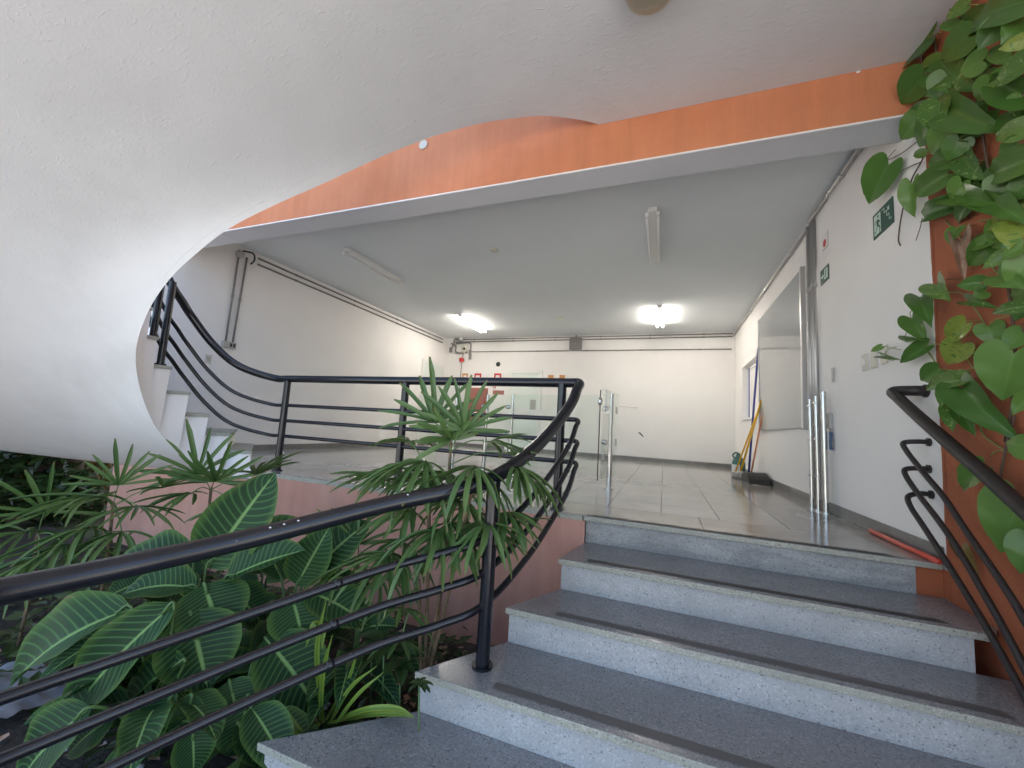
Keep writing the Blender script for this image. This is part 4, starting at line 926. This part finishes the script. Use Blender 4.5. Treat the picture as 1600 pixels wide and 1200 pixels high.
# palms at the back left
def palm2(label, base, hl, wid=.026):
    b = V((base.x, base.y, -1.0)); t = thing('fan_palm', b, label, 'palm', 'low fan palms under the curved stair')
    zt = max(h.z for h, *_ in hl)-.12
    part('stem', MB().tube(catmull([b, V((b.x+.03, b.y, (zt-1)/2)), V((b.x, b.y, zt))], 5), .010, 8), M['stem'], t, True)
    for h, ax, n, sp, ln, dr in hl:
        a = V(ax); upv = V((0, 0, 1)) if abs(a.normalized().z) < .7 else (CC-h).normalized()
        fan(t, h, a, n, sp, ln, dr, upv, V((b.x, b.y, zt-.02)), wid)
palm2('fan palm with upright leaflets against the white stair foot', PD(330, 760, 3.0), [(PD(308, 742, 3.0), (-.2, -.2, 1), 7, 3.2, .27, .05), (PD(338, 752, 2.9), (.5, -.2, .8), 9, 3.0, .26, .1), (PD(400, 742, 2.95), (.8, 0, .5), 6, 2.0, .25, .1),
    (PD(300, 770, 2.9), (-.8, -.4, .1), 8, 3, .24, .5), (PD(360, 790, 2.8), (.5, -.6, 0), 8, 3, .22, .6)], .034)
palm2('fan palm with spreading leaves left of the stair foot', PD(175, 800, 2.7), [(PD(185, 758, 2.7), (.1, -.1, 1), 8, 2.8, .22, .08), (PD(150, 775, 2.6), (-.8, -.5, .1), 11, 3.4, .3, .5), (PD(215, 790, 2.6), (.7, -.5, .1), 10, 3.4, .26, .5),
    (PD(140, 822, 2.5), (-.6, -.6, -.1), 11, 3.4, .3, .6), (PD(255, 762, 2.8), (.7, .1, .4), 8, 2.6, .24, .2), (PD(190, 830, 2.5), (.3, -.8, 0), 9, 3.4, .24, .6)])
palm2('dark fan palm at the far left behind the handrail', PD(60, 830, 2.6), [(PD(70, 800, 2.6), (.2, -.2, .9), 8, 3.2, .26, .2), (PD(40, 830, 2.5), (-.6, -.5, .1), 10, 3.6, .3, .5), (PD(100, 850, 2.4), (.6, -.6, .0), 10, 3.6, .28, .6), (PD(60, 870, 2.3), (0, -.8, 0), 9, 3.6, .26, .6)])
palm2('small fan palm between the striped plants and terracotta wall', PD(560, 870, 2.5), [(PD(560, 850, 2.5), (-.3, -.2, .8), 9, 3.4, .24, .3), (PD(535, 880, 2.45), (-.7, -.4, .1), 9, 3.2, .24, .5), (PD(590, 900, 2.4), (.5, -.5, .1), 9, 3.2, .22, .6)])
# ---- strap-leaf clumps
def clump(base, arcs, label):
    t = thing('strap_leaf_clump', base, label, 'plant')
    for pts, w in arcs:
        P = catmull([PD(*p) for p in pts], 6); vs = []; uvv = []
        for i, p in enumerate(P):
            tt = (P[min(i+1, len(P)-1)]-P[max(i-1, 0)]).normalized(); sd = tt.cross((CC-p).normalized()+V((0, 0, .5))).normalized(); u = i/(len(P)-1)
            ww = w*.5*(min(1, .5+u*3) if u < .6 else max(.05, 1-(u-.6)*2.3)); nn = sd.cross(tt)
            vs += [p-sd*ww+nn*ww*.4, p, p+sd*ww+nn*ww*.4]; uvv += [(u, 0), (u, .5), (u, 1)]
        wl_ = wloc(t); me = bpy.data.meshes.new('blade'); me.from_pydata([v_-wl_ for v_ in vs], [], [(i*3+j, i*3+j+1, (i+1)*3+j+1, (i+1)*3+j) for i in range(len(P)-1) for j in range(2)])
        me.materials.append(M['L_blade']); ul = me.uv_layers.new(name='UVMap')
        for lp in me.loops: ul.data[lp.index].uv = uvv[lp.vertex_index]
        me.polygons.foreach_set('use_smooth', [True]*len(me.polygons)); wrap('blade', me, t)
q = PD(515, 1120, 1.95)
clump(V((q.x, q.y, -.98)), [([(515, 1130, 1.9), (548, 1075, 1.85), (590, 1040, 1.8)], .02), ([(500, 1125, 1.9), (505, 1050, 1.85), (520, 990, 1.82)], .02), ([(505, 1130, 1.92), (495, 1020, 1.9), (510, 935, 1.9)], .022),
    ([(520, 1130, 1.9), (570, 1110, 1.75), (620, 1108, 1.7), (648, 1122, 1.68)], .026), ([(512, 1130, 1.9), (575, 1118, 1.78), (622, 1117, 1.72), (642, 1122, 1.7)], .018), ([(500, 1130, 1.9), (475, 1150, 1.8), (440, 1112, 1.8), (415, 1130, 1.75)], .028),
    ([(510, 1125, 1.95), (545, 1060, 1.95), (560, 1010, 1.95)], .016), ([(500, 990, 1.95), (492, 975, 1.92), (478, 1010, 1.9)], .03), ([(500, 990, 1.95), (505, 980, 1.92), (503, 1015, 1.9)], .03), ([(525, 1130, 1.85), (560, 1085, 1.8), (600, 1050, 1.78)], .018)],
    'yellow green strap leaf clump arching over the bottom step')
# small broadleaf seedlings
random.seed(5)
GM = leafmesh('broad_leaf', zprof, 'L_bush', 8, 4, .25, .15, .02, 9)
def seedling(hx, hy, dp, n, ln, label, w=.45, grp=None):
    h = PD(hx, hy, dp); b = V((h.x, h.y+.03, -1.0)); t = thing('seedling', b, label, 'plant', grp)
    part('stem', MB().tube([b, b.lerp(h, .5)+V((.01, 0, 0)), h], .004, 6), M['petiole'], t, True)
    for k in range(n):
        a = 6.283*k/n+random.uniform(-.3, .3); d = V((math.cos(a), math.sin(a)*.8, random.uniform(-.1, .35))).normalized(); l = ln*random.uniform(.8, 1.15)
        place_leaf('leaf', GM, t, h, h+d*l, l*w, V((0, 0, 1)))
seedling(655, 1070, 1.72, 7, .055, 'tiny rosette seedling touching the edge of the lower step', .42)
seedling(600, 1005, 2.0, 7, .13, 'dark broad leaved seedling below the palm', .6)
seedling(625, 1040, 1.95, 6, .11, 'broad leaved seedling between palm stems and steps', .6)
seedling(580, 1020, 2.1, 6, .14, 'dark broad leaved seedling near the strap leaf clump', .6)
seedling(420, 1020, 2.3, 6, .14, 'dark seedling shaded under the striped leaves', .6)
seedling(225, 930, 2.3, 7, .16, 'dark seedling beside the grey plastic sheet', .55)
# leafy ground cover as dark undergrowth
def scatter(name, label, n, region, lmesh_mt, size, zr, seed, cat='undergrowth', tilt=.5):
    random.seed(seed); vs = []; fs = []; uv = []
    for k in range(n):
        x, y = region(); z = random.uniform(*zr); a = random.uniform(0, 6.283); d = V((math.cos(a), math.sin(a), random.uniform(-.6, .6))).normalized()
        l = size*random.uniform(.6, 1.4); w = l*random.uniform(.18, .32); s_ = d.cross(V((random.uniform(-tilt, tilt), random.uniform(-tilt, tilt), 1))).normalized(); c = V((x, y, z)); o_ = len(vs)
        vs += [c, c+d*l*.45+s_*w, c+d*l-V((0, 0, l*.15)), c+d*l*.45-s_*w]; fs += [(o_, o_+1, o_+2, o_+3)]; uv += [(0, .5), (.45, 1), (1, .5), (.45, 0)]
    me = bpy.data.meshes.new(name); me.from_pydata(vs, [], fs); me.materials.append(M[lmesh_mt]); ul = me.uv_layers.new(name='UVMap')
    for lp in me.loops: ul.data[lp.index].uv = uv[lp.vertex_index]
    o = wrap(name, me); tag(o, label, cat, kind='stuff'); return o
scatter('undergrowth', 'dark low leaf litter and undergrowth covering the bed', 1500, lambda: (random.uniform(-5.4, -1.2), random.uniform(1.2, 2.75)), 'L_bush', .10, (-1.0, -.80), 21)
scatter('leaf_litter', 'dry brown leaf litter on the soil', 900, lambda: (random.uniform(-3.8, -1.1), random.uniform(.4, 2.7)), 'L_dead', .06, (-1.0, -.955), 22, 'litter', .2)
# far shrubs and tree beyond the stair, left
def shrub(c, r, n, mt, label, size=.16, seed=1, trunk=True, cat='shrub', nm='garden_shrub'):
    t = thing(nm, V((c[0], c[1], ZG)), label, cat); random.seed(seed); vs = []; fs = []; uv = []
    lob = [(V(c)+V((random.uniform(-1, 1)*r[0], random.uniform(-1, 1)*r[1], random.uniform(-.8, 1)*r[2])), random.uniform(.35, .6)) for _ in range(16)]
    for k in range(n):
        lc, lr = random.choice(lob); u_ = V((random.gauss(0, 1), random.gauss(0, 1), random.gauss(0, 1))).normalized()*random.uniform(.4, 1)**.5
        p = lc+V((u_.x*lr*r[0], u_.y*lr*r[1], u_.z*lr*r[2])); d = V((random.gauss(0, 1), random.gauss(0, 1), random.gauss(-.3, .6))).normalized(); l = size*random.uniform(.6, 1.4)
        s_ = d.cross(V((random.random()-.5, random.random()-.5, 1))).normalized()*l*.24; o_ = len(vs); vs += [p, p+d*l*.45+s_, p+d*l, p+d*l*.45-s_]; fs.append((o_, o_+1, o_+2, o_+3)); uv += [(0, .5), (.45, 1), (1, .5), (.45, 0)]
    w = wloc(t); me = bpy.data.meshes.new('crown'); me.from_pydata([v_-w for v_ in vs], [], fs); me.materials.append(M[mt]); ul = me.uv_layers.new(name='UVMap')
    for lp in me.loops: ul.data[lp.index].uv = uv[lp.vertex_index]
    wrap('crown', me, t)
    if trunk:
        for k in range(3):
            e = V(c)+V((random.uniform(-.4, .4)*r[0], random.uniform(-.4, .4)*r[1], 0)); part('trunk', MB().tube([V((c[0]+.1*k, c[1], ZG)), V((c[0], c[1], (c[2]+ZG)/2)), e], [.06, .05, .03], 8), M['bark'], t, True)
shrub((-8.2, 2.6, -.5), (.7, .8, .7), 2600, 'L_bush', 'dark evergreen shrub beyond the left end of the bed', .18, 31)
shrub((-9.6, 3.6, -.2), (.9, 1.0, .9), 2600, 'L_dry', 'yellow brown dry shrub glimpsed under the stair', .2, 32)
shrub((-7.3, 1.5, -.75), (.6, .6, .4), 2000, 'L_bush', 'low dark shrub at the far left edge behind the handrail', .16, 33)
shrub((-12.5, 5.0, .2), (2.0, 1.5, 1.3), 4000, 'L_dry', 'distant tawny hedge in the gap under the stair', .26, 34)
tk = PD(92, 735, 6.5)
t = thing('tree_trunk', V((tk.x, tk.y, ZG)), 'brown tree trunk seen in the gap under the stair, left of the terracotta wall', 'tree')
o = part('trunk', MB().tube([V((tk.x, tk.y, ZG)), V((tk.x, tk.y, 0)), V((tk.x+.1, tk.y, 2.6)), V((tk.x, tk.y+.1, 5))], [.3, .25, .22, .15], 14), M['bark'], t, True)
t_ = []
random.seed(35); vs = []; fs = []
lob = [V((tk.x+random.uniform(-3, 2.2), tk.y+random.uniform(-2.6, 2.6), random.uniform(4.6, 6.6))) for _ in range(22)]
for k in range(13000):
    u_ = V((random.gauss(0, 1), random.gauss(0, 1), random.gauss(0, 1))).normalized()*random.uniform(.2, 1)**.5; p = random.choice(lob)+V((u_.x*1.3, u_.y*1.3, u_.z*.9))
    d = V((random.gauss(0, 1), random.gauss(0, 1), random.gauss(0, .5))).normalized()*random.uniform(.22, .42); s_ = d.cross(V((random.uniform(-.4, .4), .3, 1))).normalized()*.09; o_ = len(vs); vs += [p, p+d*.5+s_, p+d, p+d*.5-s_]; fs.append((o_, o_+1, o_+2, o_+3))
mb = MB(); mb.add(vs, fs); part('crown', mb, M['L_bush'], t)  # unseen crown, spread wide to shade the gap under the stair
# ---- pothos on the orange wall
random.seed(3)
pv = thing('climbing_vine', V((XR, 2.2, ZG)), 'climbing vine with glossy heart shaped variegated leaves on the orange wall', 'vine')
PL = '''1450 60 1398 104 52 n;1442 118 1408 162 54 n;1512 58 1466 92 50 n;1470 98 1503 135 58 v;1468 158 1466 203 48 v;1482 168 1545 202 50 n;1604 98 1552 132 42 v;1598 152 1578 174 40 v;1606 0 1508 32 58 n;1512 8 1478 26 26 v;1604 62 1562 76 26 y;
1480 118 1462 155 46 n;1436 186 1404 218 44 n;1456 190 1432 230 48 n;1480 205 1450 245 50 n;1388 258 1356 316 56 n;1480 272 1426 304 44 n;1424 288 1421 336 30 n;1484 322 1424 342 36 n;1502 286 1485 316 36 n;1490 306 1564 314 34 n;1506 246 1528 278 34 v;
1604 250 1528 282 48 n;1604 338 1530 352 40 y;1590 350 1576 378 50 y;1502 238 1448 258 40 n;1606 200 1548 212 38 v;1446 240 1427 239 15 n;1532 442 1496 446 26 n;1464 444 1478 466 36 v;1438 464 1447 495 36 n;1424 497 1439 527 32 n;1416 534 1439 531 13 n;
1447 541 1406 566 26 n;1572 398 1536 418 24 v;1597 385 1566 404 30 n;1604 408 1578 448 46 n;1604 452 1572 470 32 n;1512 470 1542 476 19 v;1606 478 1544 488 24 v;1600 482 1586 500 26 n;1508 506 1479 535 34 y;1502 538 1480 568 42 y;1546 510 1551 537 36 n;
1548 378 1513 388 24 n;1494 358 1482 378 24 n;1466 578 1438 594 34 n;1498 594 1435 606 30 v;1584 552 1564 622 78 n;1502 606 1564 674 52 n;1488 638 1487 670 28 v;1502 642 1518 674 26 n;1478 608 1470 634 20 n;1606 620 1584 644 26 n;1376 542 1360 549 10 n;
1383 556 1400 561 11 n;1534 732 1492 764 40 n;1594 782 1560 860 84 n;1608 846 1588 892 46 n;1544 130 1520 160 36 n;1560 40 1530 75 44 n;1590 225 1560 250 36 n;1560 320 1590 338 36 n;1560 430 1590 445 36 n;1540 455 1520 462 26 n;1600 520 1570 545 40 n;1520 300 1545 330 34 n;
1600 30 1570 60 46 n;1535 95 1500 110 40 n;1470 130 1445 150 42 n;1500 175 1475 210 46 n;1600 290 1572 312 40 n;1610 700 1570 690 44 n;1600 150 1540 120 44 n;1500 220 1480 250 40 n'''
random.seed(77); extra = []
for k in range(36):
    x = random.uniform(1450, 1605); y = random.uniform(0, 360) if k < 34 else random.uniform(360, 700)
    if x < 1475 and y > 230: continue
    extra.append('%d %d %d %d %d n' % (x, y, x+random.uniform(-45, 10), y+random.uniform(15, 45), random.uniform(36, 52)))
PL = PL+';'+';'.join(extra); NPL = len(PL.split(';'))-len(extra)
random.seed(3)
for it in PL.replace('\n', '').split(';'):
    if not it.strip(): continue
    bx_, by_, tx, ty, w, k = it.split(); bx_, by_, tx, ty, w = map(float, (bx_, by_, tx, ty, w))
    ob = random.uniform(.03, .09); ot = ob+random.uniform(.0, .06)
    if it in extra: ob = random.uniform(.012, .03); ot = ob+.02
    b = PX(bx_, by_, XR-ob); e = PX(tx, ty, XR-ot)
    # width is seen foreshortened on the wall: measure at the leaf distance
    dist = (b-CC).dot(CF); view = (CC-b).normalized()
    kind = {'n': 'pothos', 'v': 'pothos_var', 'y': 'pothos_yellow'}[k]
    up = (view*.95+V((-.35, 0, .2))).normalized()
    place_leaf('leaf', random.choice(HM[kind]), pv, b, b+(e-b)*1.08, w*dist/FPX*1.04, up, random.uniform(-.25, .25))
    a = PX(bx_+random.uniform(8, 40), by_-random.uniform(-10, 25), XR-.012)
    part('leaf_stalk', MB().tube(catmull([a, a.lerp(b, .6)+V((-.015, 0, .01)), b], 4), .0022, 5), M['vine' if random.random() < .7 else 'vinebrown'], pv, True)
random.seed(91)
for k in range(70):
    y = random.uniform(.55, 1.62); z = random.uniform(-.35, 2.8) if k % 3 else random.uniform(1.2, 2.8); b = V((XR-random.uniform(.02, .09), y, z)); l = random.uniform(.08, .15)
    e = b+V((-random.uniform(0, .03), random.uniform(-.6, .6)*l, -l)); place_leaf('leaf', random.choice(HM[random.choice(('pothos', 'pothos', 'pothos', 'pothos_var', 'pothos_yellow'))]), pv, b, e, l*random.uniform(.7, .95), V((-1, -.3, .3)).normalized(), random.uniform(-.3, .3))
for k in range(5):
    y = .65+.22*k; part('stem', MB().tube(catmull([V((XR-.01, y+random.uniform(-.1, .1), z)) for z in (-.4, .4, 1.1, 1.8, 2.85)], 5), .005, 6), M['vinebrown'], pv, True)
b = PX(1500, 374, XR-.04); e = PX(1506, 428, XR-.06); place_leaf('dry_leaf', DM, pv, b, e, 26*(b-CC).dot(CF)/FPX, (CC-b).normalized())
b = PX(1502, 858, XR-.03); e = PX(1528, 905, XR-.05); place_leaf('dry_leaf', leafmesh('yellow_leaf', hprof, 'L_dry', 8, 4, .3, .3, .04, 6, .1), pv, b, e, 22*(b-CC).dot(CF)/FPX, (CC-b).normalized())
stems = [([(1456, 215), (1440, 252), (1424, 282), (1410, 330), (1404, 372), (1407, 384)], 'vinebrown', .004), ([(1440, 253), (1418, 262), (1392, 278)], 'vinebrown', .003), ([(1432, 222), (1408, 240), (1388, 250)], 'vinebrown', .003), ([(1441, 340), (1438, 355), (1431, 376)], 'vinebrown', .002),
    ([(1478, 345), (1500, 370), (1520, 392), (1540, 408)], 'vine', .004), ([(1545, 412), (1562, 430), (1578, 450)], 'vine', .004), ([(1482, 457), (1498, 457), (1512, 464), (1520, 476), (1532, 495), (1542, 514)], 'vine', .003), ([(1446, 545), (1456, 558), (1466, 574), (1478, 585)], 'vine', .004),
    ([(1438, 526), (1437, 538), (1443, 545)], 'vine', .003), ([(1402, 560), (1394, 563), (1385, 560), (1370, 548)], 'vine', .002), ([(1498, 592), (1506, 588)], 'vine', .003), ([(1506, 632), (1528, 660), (1537, 680), (1552, 692), (1568, 702)], 'vine', .0035), ([(1545, 530), (1558, 552)], 'vine', .003),
    ([(1570, 690), (1580, 640), (1583, 590)], 'vinebrown', .005), ([(1560, 760), (1572, 700), (1585, 650)], 'vinebrown', .005), ([(1548, 712), (1560, 704), (1592, 710)], 'vine', .003), ([(1480, 0), (1520, 120), (1540, 240), (1560, 360), (1580, 480), (1590, 600)], 'vinebrown', .006),
    ([(1460, 60), (1470, 150), (1455, 215)], 'vinebrown', .005), ([(1510, 535), (1512, 560), (1520, 575)], 'vine', .003), ([(1528, 545), (1538, 560), (1552, 575)], 'vinebrown', .003), ([(1530, 345), (1560, 340), (1600, 312)], 'vine', .004)]
for pl, mt, r in stems:
    part('stem', MB().tube(catmull([PX(x, y, XR-random.uniform(.012, .03)) for x, y in pl], 5), r, 7), M[mt], pv, True)
# plastic sheet on the soil, small stones
q = PD(40, 968, 2.15)
mb = MB(); n = 14
for j in range(n+1):
    for i in range(n+1): mb.v.append(V((q.x-.28+.56*i/n, q.y-.16+.32*j/n, -.93+.05*noise.noise(V((i*.35, j*.35, 4)))+.02*noise.noise(V((i*.9, j*.9, 1))))))
mb.f = [(j*(n+1)+i, j*(n+1)+i+1, (j+1)*(n+1)+i+1, (j+1)*(n+1)+i) for j in range(n) for i in range(n)]; mb.mi = [0]*len(mb.f)
solo('plastic_sheet', mb, M['plasticbag'], 'crumpled grey plastic sheet lying on the soil at left', 'plastic sheet', smooth=True)
random.seed(8); mb = MB()
for k in range(420):
    x, y = random.uniform(-3.6, -1.3), random.uniform(.2, 2.3); r = random.uniform(.006, .018)
    mb.sphere((x, y, -.985+.05*noise.noise(V((x*1.7, y*1.7, 0)))), r, 6, 4, (random.uniform(.8, 1.4), 1, .7))
o = solo('bed_gravel', mb, M['riser'], 'small pale stones scattered on the dark soil', 'gravel', kind='stuff')
